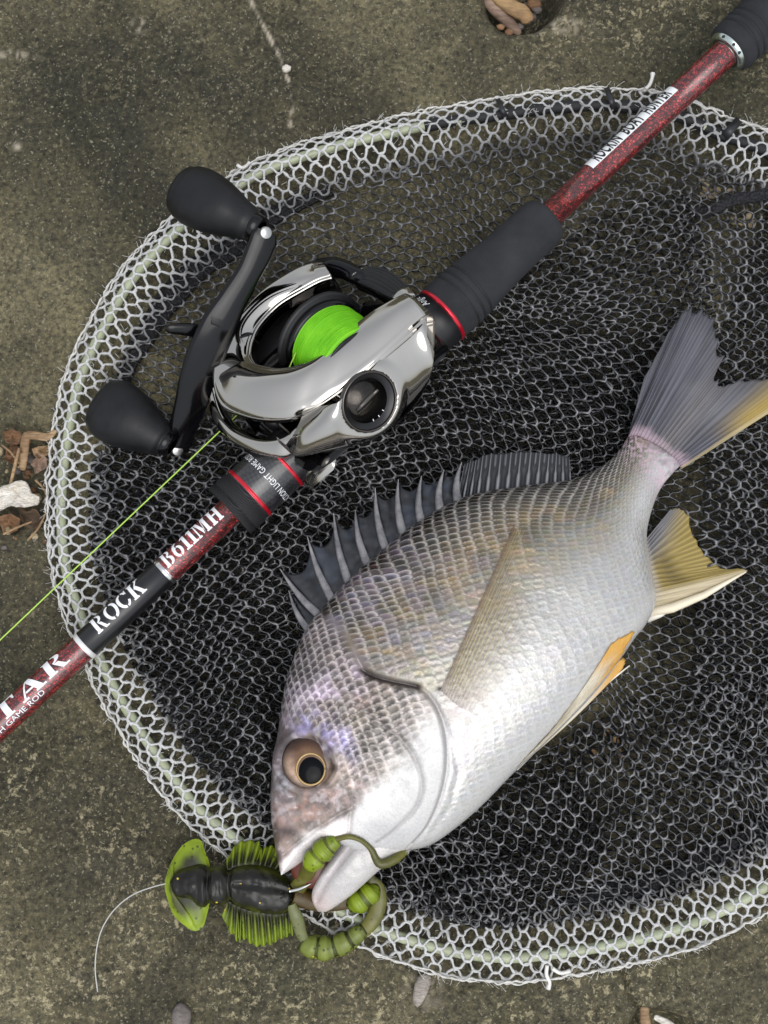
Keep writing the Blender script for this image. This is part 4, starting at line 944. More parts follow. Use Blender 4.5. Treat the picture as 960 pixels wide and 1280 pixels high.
# ---- eye
def eye():
    c0 = np.array([385.5, 953.5]); zb = float(np.median(fish_z(385.5+32*np.cos(np.arange(12)*.52), 953.5+32*np.sin(np.arange(12)*.52))))
    def dome(name, cx, cy, rx, ry, z0, h, mat, parent, cols=None, rings=20, p=2.6):
        r = np.linspace(.001, 1, rings); a = np.arange(48)*2*math.pi/48; R, A = np.meshgrid(r, a, indexing='ij')
        z = z0+h*(1-R**p); pts = PP(cx+rx*R*np.cos(A), cy+ry*R*np.sin(A), z); pts[-1, :, 2] -= .002
        col = None if cols is None else np.stack([np.interp(R, cols[0], [c[i] for c in cols[1]]) for i in range(3)], -1).reshape(-1, 3)
        if cols is not None: pw = (sstep(-.25, .6, R*np.sin(A-.5))*.8*np.exp(-((R-.68)/.2)**2)).reshape(-1, 1); col = col*(1-pw)+lin((196, 166, 142))*pw
        return make(name, pts.reshape(-1, 3), grid_faces(rings, 48, False, True), mat, parent, col=col)
    m = MT('eye_iris'); at = m.attr('Col'); n = m.noise(500, 3); m.set(Base_Color=m.mix(m.ramp(n, [(.4, .35), (.6, 0)]), at.outputs['Color'], lin((70, 44, 30))), Roughness=.3, Coat_Weight=.15, Coat_Roughness=.04, Metallic=.0, Specular_IOR_Level=.3)
    e = dome('eye', 385.5, 952.5, 34, 34.5, zb-.0002, .0011, m.m, fish, (np.array([0, .45, .62, .80, .92, 1]), [lin(c) for c in ((104, 78, 54), (110, 80, 54), (78, 50, 32), (46, 28, 18), (22, 14, 11), (30, 22, 20))]))
    t = np.arange(49)*2*math.pi/48
    ring = PP(388.5+17.8*np.cos(t), 961.5+19.6*np.sin(t), np.full(49, zb+.0007))
    tube('iris_ring', ring, .00042, simple('gold_iris', (168, 140, 92), .3, .5, Coat_Weight=.3), e, 8)
    dome('pupil', 388.5, 961.5, 17.2, 19, zb+.0005, .0009, simple('pupil_black', (3, 4, 7), .10, Specular_IOR_Level=.12), e)
eye()
# ---- fins
def fin(name, base, tip, nr, zb, zt, cols, parent=fish, jag=.06, ridge=.00022, thick=.0004, seed=0, sub=5, curve=None, mat=None, follow=None, bow=0.0):
    """sheet between a base curve and a tip curve with nr rays; cols: function(u, v, ray phase, x, y) -> rgb"""
    nu = nr*sub+1; nv = 34; B = catmull(base, nu); T = catmull(tip, nu); u = np.linspace(0, 1, nu); v = np.linspace(0, 1, nv)
    rg = np.random.default_rng(seed); jl = np.interp(u*nr, np.arange(nr+1), rg.normal(size=nr+1))*jag
    ph = u*nr-np.floor(u*nr); notch = jag*.9*(np.abs(np.cos(math.pi*ph))-.5)
    V = v[None, :]*(1+(jl+notch)[:, None]*sstep(.55, 1, v)[None, :])
    q = B[:, None]*(1-V)[..., None]+T[:, None]*V[..., None]
    if bow: 
        d = T-B; nrm = np.stack([-d[:, 1], d[:, 0]], -1); q = q+nrm[:, None]*(bow*np.sin(math.pi*np.clip(V, 0, 1)))[..., None]
    x, y = q[..., 0], q[..., 1]
    U = np.broadcast_to(u[:, None], x.shape)
    if follow is not None: z = fish_z(x, y)+follow
    else:
        z0 = np.interp(u, np.linspace(0, 1, len(zb)), zb)[:, None]; z1 = np.interp(u, np.linspace(0, 1, len(zt)), zt)[:, None]; z = z0*(1-V)+z1*V+.0008*fbm(x/40, y/40, 2)
    # rays branch towards the tip
    r1 = np.cos(2*math.pi*U*nr); r2 = np.cos(4*math.pi*U*nr+.6*fbm(x/30, y/30, 2)); k = sstep(.35, .75, V)
    z = z+ridge*((1-k)*r1+k*r2*.8)*(1-.4*V)
    c = cols(U, V, (1-k)*r1+k*r2, x, y); a = np.ones(c.shape[:-1]+(4,)); a[..., :3] = np.clip(c, .003, .9)
    m = mat
    return sheet(name, PP(x, y, z), thick, m, parent, a)
def fin_mat(name, rough=.32, trans=.0, coat=.5):
    m = MT(name); at = m.attr('Col'); m.set(Base_Color=at.outputs['Color'], Roughness=rough, Coat_Weight=coat, Coat_Roughness=.12)
    if trans:
        al = m.math('SUBTRACT', 1.0, m.math('MULTIPLY', at.outputs['Alpha'], trans)); m.set(Alpha=al)
    return m.m
M_FIN = fin_mat('fin_membrane', .5, .0, .15); M_FINT = fin_mat('translucent_fin', .35, .42, .3)
def mixc(a, b, w): w = np.asarray(w)[..., None]; return lin(a)*(1-w)+lin(b)*w
def tail_cols(U, V, r, x, y):
    c = mixc((38, 39, 46), (92, 92, 100), np.clip(.5+.30*r+.8*fbm(U*45, V*1.5, 3), 0, 1))
    c = c*(1-(.30*sstep(.75, 1.0, V))[..., None])
    pk = (.7*(1-sstep(.03, .11, V+.05*fbm(x/4, y/4, 2))))[..., None]; c = c*(1-pk)+lin((176, 154, 164))*pk
    yl = sstep(.80, .93, U)*sstep(.25, .7, V); c = c*(1-yl[..., None])+lin((150, 126, 56))*yl[..., None]
    wl_ = sstep(.95, .99, U); c = c*(1-.8*wl_[..., None])+lin((176, 160, 118))*.8*wl_[..., None]
    lo = (np.exp(-((U-.66)/.12)**2)*.35*(1-V*.5))[..., None]; return c*(1-lo)+lin((136, 128, 120))*lo
fin('tail_fin', [(780, 566), (782, 556), (786, 546), (796, 544), (808, 549), (820, 555), (831, 562), (841, 570), (848, 578), (852, 586)],
    [(806, 470), (842, 408), (857, 387), (874, 388), (890, 412), (899, 446), (896, 482), (930, 474), (982, 478), (990, 498)], 26,
    [.013, .0155, .016, .016, .016, .0155, .0145, .013], [.015, .0155, .0155, .0155, .015, .015, .014, .014], tail_cols, jag=.035, seed=4, sub=6, thick=.0008, ridge=.00030, mat=M_FIN)
def dors_cols(U, V, r, x, y):
    c = mixc((15, 16, 19), (46, 48, 54), np.clip(.35+.35*r+.5*fbm(x/14, y/14, 3), 0, 1))
    return c*(1-(.45*sstep(.82, 1, V))[..., None])
SP_T = [(361, 738), (350, 711), (384, 670), (417, 641), (444, 637), (469, 610), (498, 599), (527, 595), (555, 587), (577, 578)]
SP_B = [(386, 786), (402, 770), (417, 750), (436, 724), (459, 701), (482, 682), (504, 663), (527, 650), (551, 636), (573, 625)]
def dorsal():
    # membrane between the spines sags between the tips
    N = 10; base = []; tip = []
    for k in range(len(SP_T)-1):
        for j in range(N):
            f = j/N; b = np.array(SP_B[k])*(1-f)+np.array(SP_B[k+1])*f; t = np.array(SP_T[k])*(1-f)+np.array(SP_T[k+1])*f
            sag = .24*(math.sin(math.pi*f)**.7)*(1-.25*k/9) * (1 if f > 0 else 0); base.append(b+(b-t)*.06); tip.append(t+(b-t)*(sag+.08))
    base.append(np.array(SP_B[-1])); tip.append(np.array(SP_T[-1])*.94+np.array(SP_B[-1])*.06); n = len(base)
    B = np.array(base); T = np.array(tip); nv = 26; V = np.linspace(0, 1, nv)[None, :]
    q = B[:, None]*(1-V)[..., None]+T[:, None]*V[..., None]; x, y = q[..., 0], q[..., 1]
    U = np.broadcast_to(np.linspace(0, 1, n)[:, None], x.shape); z = .0205-.004*V+0*U+.0007*np.sin(U*math.pi*2*(len(SP_T)-1))*(.3+V)+.0006*fbm(x/7, y/7, 3)
    c = dors_cols(U, V*np.ones_like(U), 0.6*fbm(x/5, y/5, 3), x, y); bl = (.35*sstep(0, .3, fbm(x/16+5, y/16, 2)))[..., None]; c = c*(1-bl)+lin((58, 66, 80))*bl
    o = sheet('dorsal_fin', PP(x, y, z), .0004, M_FIN, fish, np.concatenate([c, np.ones(c.shape[:-1]+(1,))], -1))
    ms = MT('fin_spine'); at = ms.noise(240, 3); ms.set(Base_Color=ms.ramp(at, [(.3, lin((84, 84, 88))), (.7, lin((142, 140, 140)))]), Roughness=.28, Coat_Weight=.6, Coat_Roughness=.1)
    for k, (t, b) in enumerate(zip(SP_T, SP_B)):
        t = np.array(t, float); b = np.array(b, float); b2 = b+(b-t)*.10; f = np.linspace(0, 1, 16)
        d = t-b2; nrm = np.array([-d[1], d[0]])/np.linalg.norm(d); bend = 4.0*np.sin(math.pi*f)
        p = b2+(d)*f[:, None]+nrm*bend[:, None]*-1
        z = .0210-.0040*f; r = np.interp(f, [0, .12, .5, .85, 1], [.0015, .0017, .0012, .0005, .0001])*(1.0 if k else .8)
        tube('spine', PP(p[:, 0], p[:, 1], z), r, ms.m, o, 8, .8)
    return o, ms.m
dors_o, M_SPINE = dorsal()
def soft_cols(U, V, r, x, y):
    c = mixc((20, 21, 25), (150, 150, 154), np.clip(sstep(.55, .95, r)*(.95-.6*V), 0, 1)); return c
fin('dorsal_soft_fin', [(570, 628), (600, 620), (640, 614), (680, 609), (714, 604)], [(581, 579), (606, 570), (645, 566), (684, 565), (712, 574)], 13,
    [.0190, .0185, .0165, .0150], [.0165, .0165, .0150, .0135], soft_cols, jag=.03, seed=9, sub=9, thick=.0004, ridge=.0005, mat=M_FIN)
def anal_cols(U, V, r, x, y):
    c = mixc((84, 84, 90), (130, 128, 126), np.clip(.4+.4*r, 0, 1)); yl = sstep(.22, .55, U+.25*V)[..., None]; c = c*(1-yl)+mixc((110, 92, 34), (160, 140, 74), np.clip(.5+.5*r, 0, 1))*yl
    dk = (np.exp(-((V-.30)/.16)**2)*(r > .2)*sstep(.25, .45, U)*(1-sstep(.7, .8, U))*.75)[..., None]; c = c*(1-dk)+lin((58, 48, 26))*dk
    w = sstep(.74, .84, U)[..., None]; c = c*(1-w)+mixc((190, 178, 150), (172, 158, 124), np.clip(.5+.4*r, 0, 1))*w
    b = (1-sstep(.0, .14, V))[..., None]; return c*(1-b*.7)+lin((178, 170, 162))*b*.7
fin('anal_fin', [(806, 676), (808, 690), (811, 706), (815, 724), (816, 742), (815, 760)], [(838, 637), (854, 641), (874, 680), (899, 710), (934, 713), (850, 757)], 16,
    [.014, .0145, .015, .015], [.012, .011, .0105, .012], anal_cols, jag=.03, seed=12, sub=6, thick=.0006, ridge=.00032, mat=M_FIN)
tube('anal_spine', PP([812, 840, 880, 932], [766, 760, 744, 715], [.0152, .0140, .013, .0112]), [.0016, .0018, .0013, .0003], simple('anal_spine_cream', (226, 214, 188), .3, Coat_Weight=.5), fish, 10)
tube('anal_spine', PP([808, 824, 847], [775, 768, 757], [.0152, .0140, .0128]), [.0012, .0013, .0003], simple('anal_spine_white', (228, 222, 208), .3, Coat_Weight=.5), fish, 10)
def pect_cols(U, V, r, x, y):
    c = mixc((92, 74, 44), (196, 178, 132), np.clip(.5+.5*r, 0, 1)); e = (1-sstep(0, .14, U))[..., None]; c = c*(1-e)+lin((122, 96, 70))*e
    b = (1-sstep(.0, .12, V))[..., None]; return c*(1-b*.6)+lin((196, 182, 178))*b*.6
pf = fin('pectoral_fin', [(551, 863), (560, 872), (572, 882), (586, 890), (599, 897)], [(644, 654), (652, 668), (664, 700), (682, 742), (690, 790)], 15, None, None, pect_cols, jag=.02, seed=5, sub=4, thick=.00025, ridge=.00016, mat=None, follow=.0011)
def _():
    m = MT('pectoral_translucent'); at = m.attr('Col'); uvn = m.noise(60, 2)
    gx = m.add('ShaderNodeTexCoord'); me = pf.data
    n = len(me.vertices); a = np.ones((n, 4), np.float32); cl = np.zeros(n*4, np.float32); me.color_attributes['Col'].data.foreach_get('color', cl); cl = cl.reshape(-1, 4)
    nu, nv = 15*4+1, 34; U = np.tile(np.repeat(np.linspace(0, 1, nu), nv), 2); cl[:, 3] = np.interp(U, [0, .06, .35, .7, 1.0], [.80, .58, .40, .18, .0])*(.62+.38*np.cos(2*math.pi*U*15))*(1-sstep(.55, .95, np.tile(np.tile(np.linspace(0, 1, nv), nu), 2))*sstep(.06, .4, U))
    me.color_attributes['Col'].data.foreach_set('color', cl.ravel())
    m.set(Base_Color=at.outputs['Color'], Alpha=at.outputs['Alpha'], Roughness=.4, Coat_Weight=.3); me.materials.append(m.m)
_()
def pel_cols(U, V, r, x, y):
    c = mixc((214, 208, 192), (198, 186, 158), np.clip(.4+.4*r, 0, 1)); t = sstep(.58, .92, V)[..., None]; return c*(1-t)+lin((206, 158, 72))*t
fin('pelvic_fin', [(646, 960), (664, 940), (684, 920)], [(774, 826), (790, 794), (764, 806)], 8, None, None, pel_cols, jag=.02, seed=6, sub=6, thick=.0009, ridge=.00022, mat=M_FIN, bow=.02, follow=.0006)
fin('pelvic_fin', [(644, 962), (652, 953), (660, 945)], [(778, 836), (782, 822), (772, 826)], 6, [.0205, .0225], [.0185, .0205], pel_cols, jag=.02, seed=7, sub=6, thick=.0008, ridge=.00022, mat=M_FIN, bow=.02)
tube('pelvic_spine', PP([644, 690, 740, 787], [960, 915, 868, 832], [.0205, .0200, .0190, .0175]), [.0012, .0010, .0007, .0002], simple('pelvic_spine_white', (232, 226, 212), .35), fish, 8)
# ================================================================== landing net
net = thing('landing_net', 'round landing net with pale green hoop and black and white mesh', 'landing net', P(520, 680, 0))
#        hoop centre line (photo px) and the distance from it to the outer edge of the white mesh
HP = [(900, 168, 22), (840, 142, 22), (760, 132, 20), (690, 135, 20), (620, 144, 19), (540, 156, 17), (465, 172, 17), (400, 189, 15), (325, 216, 14), (270, 252, 15), (220, 289, 16), (165, 350, 17), (128, 413, 17), (101, 472, 18), (87, 534, 18), (78, 600, 17), (77, 660, 16), (83, 712, 17), (101, 769, 18), (122, 817, 18), (147, 867, 20), (191, 937, 22), (244, 1006, 22), (294, 1048, 22), (350, 1090, 22), (410, 1130, 26), (480, 1164, 28), (560, 1188, 30), (630, 1197, 30), (695, 1192, 28), (765, 1181, 27), (830, 1166, 27), (884, 1147, 28), (949, 1113, 28), (1010, 1070, 26), (1060, 990, 24), (1085, 880, 22), (1090, 700, 22), (1075, 500, 22), (1050, 330, 22), (1010, 238, 22), (958, 190, 22)]
NH = 1600
HC = arcsample(HP, NH, True)
_t = np.roll(HC[:, :2], -6, 0)-np.roll(HC[:, :2], 6, 0); _t /= np.linalg.norm(_t, axis=1)[:, None]
HN = np.stack([-_t[:, 1], _t[:, 0]], -1)                     # normal
if np.mean(np.sum(HN*(np.array([560, 660])-HC[:, :2]), 1)) < 0: HN = -HN     # point inwards
HL = np.r_[0, np.cumsum(np.linalg.norm(np.diff(HC[:, :2], axis=0), axis=1))]
M_HOOP = MT('pale_green_tube'); M_HOOP.set(Base_Color=M_HOOP.ramp(M_HOOP.noise(120, 4), [(.3, lin((142, 148, 118))), (.7, lin((166, 172, 144)))]), Roughness=.45, Coat_Weight=.2); M_HOOP = M_HOOP.m
def cord_mat(name, rough, spec=.5, fuzz=.3):
    m = MT(name); at = m.attr('Col'); n = m.noise(1800, 3); m.set(Base_Color=m.mix(m.ramp(n, [(.35, .45), (.65, 0)]), at.outputs['Color'], m.mix(.5, at.outputs['Color'], (0, 0, 0))), Roughness=rough, Specular_IOR_Level=spec)
    m.bump(n, fuzz, .0004); return m.m
M_CORD = cord_mat('nylon_cord', .30, .8, .35); M_WCORD = cord_mat('bleached_cord', .75, .3, .5)
_hp = np.vstack([HC[:, :2], HC[:1, :2]])
tube('hoop', PP(_hp[:, 0], _hp[:, 1], .0046+0*_hp[:, 0]), .0019, M_HOOP, net, 12)
HOOP_POLY = HC[::16, :2]
_sl = np.array([(530, 158), (560, 152), (620, 144), (690, 135), (760, 132), (840, 142), (900, 168), (958, 190), (1010, 238)]); _sl = arcsample(_sl, 80)
tube('hoop_sleeve', PP(_sl[:, 0], _sl[:, 1], .0046+.0004*fbm(_sl[:, 0]/9, _sl[:, 1]/9, 2)), .0023*(1+.3*fbm(_sl[:, 0]/11, _sl[:, 1]/11+4, 2)), simple('black_sleeve', (22, 22, 24), .7), net, 12)
def wave(t):
    """hexagon-side wave: dwell left, cross, dwell right, cross; period 1, range -1..1"""
    s = np.sin(2*math.pi*t); return np.clip(s*1.55, -1, 1)*.96
def strands(name, lines, mat, rad, cols, sides=5, twist=900., ell=.62, kind='stuff', label=None):
    """lines: list of (n,3) arrays; cols: list of (n,3)"""
    Vs, Fs, Cs = [], [], []; off = 0; a = np.arange(sides)*2*math.pi/sides
    for p, c in zip(lines, cols):
        n = len(p)
        if n < 3: continue
        T = np.gradient(p, axis=0); T /= np.linalg.norm(T, axis=1)[:, None]+1e-12
        S = np.cross(T, [0, 0, 1.0]); S /= np.linalg.norm(S, axis=1)[:, None]+1e-9; U = np.cross(S, T)
        L = np.r_[0, np.cumsum(np.linalg.norm(np.diff(p, axis=0), axis=1))]; ph = L*twist+RNG.random()*6
        S2 = np.cos(ph)[:, None]*S+np.sin(ph)[:, None]*U; U2 = -np.sin(ph)[:, None]*S+np.cos(ph)[:, None]*U
        A = a[None, :]-ph[:, None]                # keep the facets from spinning; only the ellipse turns
        r = rad*(1+.18*RNG.normal()*.5)
        r = (r*(1+.5*vnoise(L*900+17*RNG.random(), L*0+off % 97)))[:, None, None]; v = p[:, None]+r*(np.cos(A)[..., None]*S2[:, None]+ell*np.sin(A)[..., None]*U2[:, None])
        Vs.append(v.reshape(-1, 3)); Fs.append(grid_faces(n, sides, False, True)[:, ::-1]+off); Cs.append(np.repeat(c, sides, 0)); off += n*sides
    if not Vs: return
    o = make(name, np.concatenate(Vs), np.concatenate(Fs), mat, net, col=np.concatenate(Cs)); o['kind'] = kind
    if label: o['label'] = label
    return o
FISH_POLY = np.array(FD+FV[::-1], float)
TAIL_POLY = np.array([(780, 560), (800, 470), (850, 375), (880, 375), (910, 440), (1000, 460), (1000, 520), (850, 600)], float)
def fish_in(x, y):
    """0..1 how far inside the fish outline (with a soft margin)"""
    ins = in_poly(x, y, FISH_POLY); d = poly_dist(x, y, FISH_POLY)[0]; return np.where(ins, sstep(0, 25, d), 0.0)
def lattice(fn, ncol, nper, spp=10, jitter=.10, seed=0):
    """generic hex net: fn(u, v) -> px, py, z ; returns polylines and joint flags"""
    out = []; rg = np.random.default_rng(seed)
    t = np.arange(int(nper*spp)+1)/spp
    for k in range(ncol):
        w = wave(t+.5*(k & 1)); jit = jitter*np.interp(t, np.arange(0, nper+2, .5), rg.normal(size=len(np.arange(0, nper+2, .5))))
        u = (k+.5+.5*w+jit*.5)/ncol; v = (t+.25*jit)/nper
        x, y, z = fn(u, v); joint = sstep(.75, .96, np.abs(w))
        z = z+.0003*w*(1 if k & 1 else -1)
        out.append((x, y, z, joint*np.where(w > 0, 1.0, .25)))
    return out
def emit(name, lat, mat, rad, mask, colfn, **kw):
    lines, cols = [], []
    for x, y, z, j in lat:
        m = mask(x, y) & (x > -40) & (x < 1125) & (y > 60) & (y < 1300)
        if not m.any(): continue
        idx = np.flatnonzero(m); runs = np.split(idx, np.flatnonzero(np.diff(idx) > 1)+1)
        for r in runs:
            if len(r) < 4: continue
            lines.append(PP(x[r], y[r], z[r])); cols.append(colfn(x[r], y[r], j[r]))
    return strands(name, lines, mat, rad, cols, **kw)
def dark_cols(x, y, j):
    n = fbm(x/23, y/23, 2)+.5*vnoise(x/3, y/3); k = np.clip(-.16+.85*j+.7*n, 0, 1)[:, None]
    return lin((8, 8, 10))*(1-k)+lin((142, 142, 144))*k  # pale joints: cord tone with glints painted into the colour
# ---- white band that wraps the hoop
def band():
    ncol = 8; per = 24.0; tot = HL[-1]; nper = int(tot/per)
    def fn(u, v):
        s = np.mod(v, 1)*(NH); i = np.minimum(s.astype(int), NH-1); d = HC[i, 2]
        s_ = (-1+2.62*u); off = np.where(s_ < 0, s_*d, s_*34.0)
        off = off+4.0*fbm(v*60, u*3, 3)
        x = HC[i, 0]+HN[i, 0]*off; y = HC[i, 1]+HN[i, 1]*off
        z = np.interp(off, [-32, -18, -9, -5, 0, 5, 10, 30, 60], [.0006, .0012, .0052, .0066, .0071, .0066, .0056, .0038, .0034])+.0006*fbm(x/20, y/20, 2)
        return x, y, z
    lat = lattice(fn, ncol, nper, 12, .15, 1)
    def cf(x, y, j):
        d = poly_dist(x, y, np.vstack([HOOP_POLY, HOOP_POLY[:1]]))[0]; ins = in_poly(x, y, HOOP_POLY); dd = np.where(ins, d, -d)
        top = sstep(240, 140, y)*sstep(420, 640, x)
        k = np.clip(1-sstep(14, 52, dd)*.75-.55*top*sstep(-16, 2, dd)+.35*fbm(x/12, y/12, 2), .08, 1)[:, None]
        return lin((60, 60, 62))*(1-k)+lin((208, 208, 206))*k
    everywhere = lambda x, y: np.ones(x.shape, bool)
    emit('white_mesh', lat, M_WCORD, .00060, everywhere, cf, sides=6, label='bleached white mesh wrapped round the hoop')
    # doubled selvedge along the outer edge
    lines, cols = [], []
    for k in range(2):
        i = np.arange(0, NH+1, 1) % NH; n1 = 4.5*fbm(i/5.0+k*31, i*0+k, 3)
        off = -HC[i, 2]-2+n1+k*.6; x = HC[i, 0]+HN[i, 0]*off; y = HC[i, 1]+HN[i, 1]*off
        lines.append(PP(x, y, .0012+.0014*k+.0008*fbm(i/14.0, i*0+k*3, 2))); cols.append(np.tile(lin((216, 214, 208)), (len(i), 1)))
    strands('selvedge', lines, M_WCORD, .00048, cols, sides=6, label='frayed white outer edge cords')
    # frayed fibres
    lines, cols = [], []
    for k in range(420):
        i = RNG.integers(NH); L = 5+9*RNG.random(); a0 = RNG.normal()*.9; off = -HC[i, 2]-1
        c = HC[i, :2]+HN[i]*off; d = -HN[i]*math.cos(a0)+_t[i]*math.sin(a0)
        if not (-20 < c[0] < 1125): continue
        t = np.linspace(0, 1, 5)[:, None]; q = c+d*L*t+_t[i]*(RNG.normal()*4)*t**2; lines.append(PP(q[:, 0], q[:, 1], .002+.002*RNG.random()+0*q[:, 0])); cols.append(np.tile(lin((222, 220, 214)), (5, 1)))
    for k in range(1100):
        i = RNG.integers(NH); off = -HC[i, 2]*.9+(HC[i, 2]+30)*RNG.random()**1.6; c = HC[i, :2]+HN[i]*off
        if not (-20 < c[0] < 1125): continue
        a0 = 6.28*RNG.random(); d = np.array([math.cos(a0), math.sin(a0)]); L = 3+5*RNG.random(); t = np.linspace(0, 1, 4)[:, None]; q = c+d*L*t+d[::-1]*(RNG.normal()*2)*t**2
        zz = np.interp(off, [-32, -18, -9, 0, 10, 30, 60], [.0012, .002, .006, .0078, .0064, .0046, .004]); lines.append(PP(q[:, 0], q[:, 1], zz+.0006*RNG.normal()+0*q[:, 0])); cols.append(np.tile(lin((214, 212, 208)), (4, 1)))
    strands('frayed_fibre', lines, M_WCORD, .00010, cols, sides=3)
band()
def hoop_in(m):
    poly = HC[::16, :2]+HN[::16]*m
    return lambda x, y: in_poly(x, y, poly)
def folds(x, y):
    """height of the slack netting above the ground"""
    z = .0022+.0030*sstep(-.1, .45, fbm(x/120+4, y/120, 2))
    for pts, w, h in (([(560, 480), (640, 455), (700, 500), (800, 540)], 26, .006), ([(540, 380), (700, 350), (850, 400)], 34, .006), ([(880, 250), (885, 420), (880, 640), (900, 860)], 26, .006),
                      ([(640, 1010), (760, 960), (960, 890)], 30, .007), ([(560, 1120), (720, 1060), (960, 960)], 22, .006), ([(230, 700), (290, 800), (330, 960)], 30, .007), ([(180, 640), (200, 780), (250, 960)], 24, .006), ([(440, 560), (520, 520), (600, 540)], 24, .006)):
        z = z+h*np.exp(-(poly_dist(x, y, pts)[0]/w)**2)
    return z
def fcap(x, y, z):
    tl_ = in_poly(x, y, TAIL_POLY); z = np.where(tl_, np.minimum(z, .0075), z); f = fish_in(x, y); z = np.where(f > 0, np.minimum(z, .0075*(1-f)+.0030*f), z)
    return z
def sheet_fn(ox, oy, W, H, ang, warp, lift, seed, shear=0.0, fan=0.0):
    ca, sa = math.cos(ang), math.sin(ang)
    def fn(u, v):
        X = (u-.5)*W*(1+fan*(v-.5))+shear*(v-.5)*H; Y = (v-.5)*H
        x = ox+ca*X-sa*Y; y = oy+sa*X+ca*Y
        wx = warp*fbm(x/170+seed, y/170, 2)*2; wy = warp*fbm(x/170, y/170+seed*1.7, 2)*2
        x, y = x+wx, y+wy; z = fcap(x, y, folds(x, y)*lift[1]+lift[0]+.0007*fbm(x/25+seed, y/25, 2))
        return x, y, z
    return fn
def black_cols(x, y, j): return np.tile(lin((7, 7, 8)), (len(x), 1))
M_BCORD = cord_mat('dull_black_cord', .55, .3, .3)
def layer(name, ox, oy, W, H, ang, cw, per, warp, lift, seed, mask, rad=.00040, shear=0., fan=0., cf=dark_cols, label=None, mat=None):
    nc = int(W/cw); npd = int(H/per)
    emit(name, lattice(sheet_fn(ox, oy, W, H, ang, warp, lift, seed, shear, fan), nc, npd, 9, .05, seed), mat or M_CORD, rad, mask, cf, label=label)
inner = hoop_in(34)
def region(poly, base=inner):
    P_ = arcsample(poly, 60, True)
    def f(x, y): return base(x, y) & in_poly(x+10*fbm(x/40, y/40, 2), y+10*fbm(x/40+9, y/40, 2), P_)
    return f
LEFT = [(125, 560), (240, 520), (420, 560), (405, 740), (352, 900), (345, 1070), (280, 1040), (165, 870), (112, 720)]
BOT = [(440, 1120), (520, 1040), (700, 925), (800, 860), (860, 740), (1085, 700), (1075, 960), (960, 1100), (900, 1120), (720, 1180), (560, 1185)]
MID = [(350, 620), (430, 500), (560, 430), (660, 400), (800, 440), (850, 520), (800, 600), (600, 650), (420, 740)]
RIGHT = [(850, 215), (905, 190), (1010, 230), (1060, 330), (1085, 600), (1085, 880), (900, 960), (865, 800), (880, 560), (868, 400)]
KN = dict(cf=black_cols, mat=M_BCORD)
# folded lower layers of the bag, blackened to stand for shade in the gaps
layer('lower_mesh', 260, 800, 460, 720, .30, 7.5, 14, 20, (.0004, .45), 51, region(LEFT), .00062, **KN)
layer('lower_mesh', 260, 800, 460, 720, -.5, 8.5, 16, 24, (.0012, .55), 52, region(LEFT), .00060, **KN)
layer('lower_mesh', 620, 540, 640, 420, .9, 7.5, 14, 20, (.0004, .45), 53, region(MID), .00062, **KN)
layer('lower_mesh', 620, 540, 640, 420, .1, 9, 17, 24, (.0012, .55), 54, region([(350, 620), (450, 520), (600, 470), (760, 480), (800, 600), (600, 650), (420, 740)]), .00060, **KN)
layer('lower_mesh', 760, 960, 720, 560, .5, 8.5, 16, 20, (.0004, .45), 55, region(BOT), .00060, **KN)
layer('lower_mesh', 560, 1100, 400, 300, -.3, 8, 15, 20, (.0012, .7), 56, region([(440, 1120), (520, 1050), (640, 1000), (760, 960), (760, 1060), (660, 1150), (560, 1180)]), .00060, **KN)
layer('lower_mesh', 950, 600, 260, 1000, .4, 9, 17, 20, (.0006, .6), 57, region(RIGHT), .00056, **KN)
layer('lower_mesh', 760, 380, 420, 400, .5, 9, 17, 20, (.0006, .5), 58, region([(600, 400), (700, 300), (860, 240), (900, 420), (870, 540), (720, 440)]), .00054, **KN)
# the layers that show
layer('mesh', 540, 660, 1100, 1180, .16, 11.0, 19.5, 26, (.0010, .5), 3, inner, .00054, label='black netting lying over the concrete')
layer('mesh', 960, 600, 260, 1000, .03, 11.5, 23, 10, (.0024, .9), 8, region(RIGHT), .00054, label='black mesh fold with large cells along the right side')
layer('mesh', 760, 1000, 700, 560, 1.16, 13.0, 25, 14, (.0028, .9), 13, region([(470, 1100), (560, 1040), (700, 925), (840, 860), (1080, 840), (1060, 990), (960, 1100), (900, 1110), (720, 1170), (560, 1170)]), .00054, label='black mesh fold below the fish belly')
layer('mesh', 260, 800, 460, 720, -.20, 10.5, 22, 14, (.0034, .9), 17, region(LEFT), .00056, label='black mesh fold between the rod and the fish head')
layer('mesh', 620, 520, 640, 420, .55, 11, 20, 20, (.0030, .9), 29, region(MID), .00052, label='black mesh bunched behind the dorsal fin')
layer('mesh', 700, 330, 420, 420, -.35, 10, 16.5, 16, (.0034, .9), 37, region([(660, 310), (760, 240), (860, 230), (880, 400), (840, 440), (720, 400), (620, 390)]), .00042, label='fine black mesh beside the rear blank of the rod')
layer('mesh', 530, 1095, 320, 240, .5, 11, 20, 16, (.0050, .9), 43, region([(445, 1110), (520, 1055), (600, 1050), (640, 1110), (560, 1170)]), .00054)
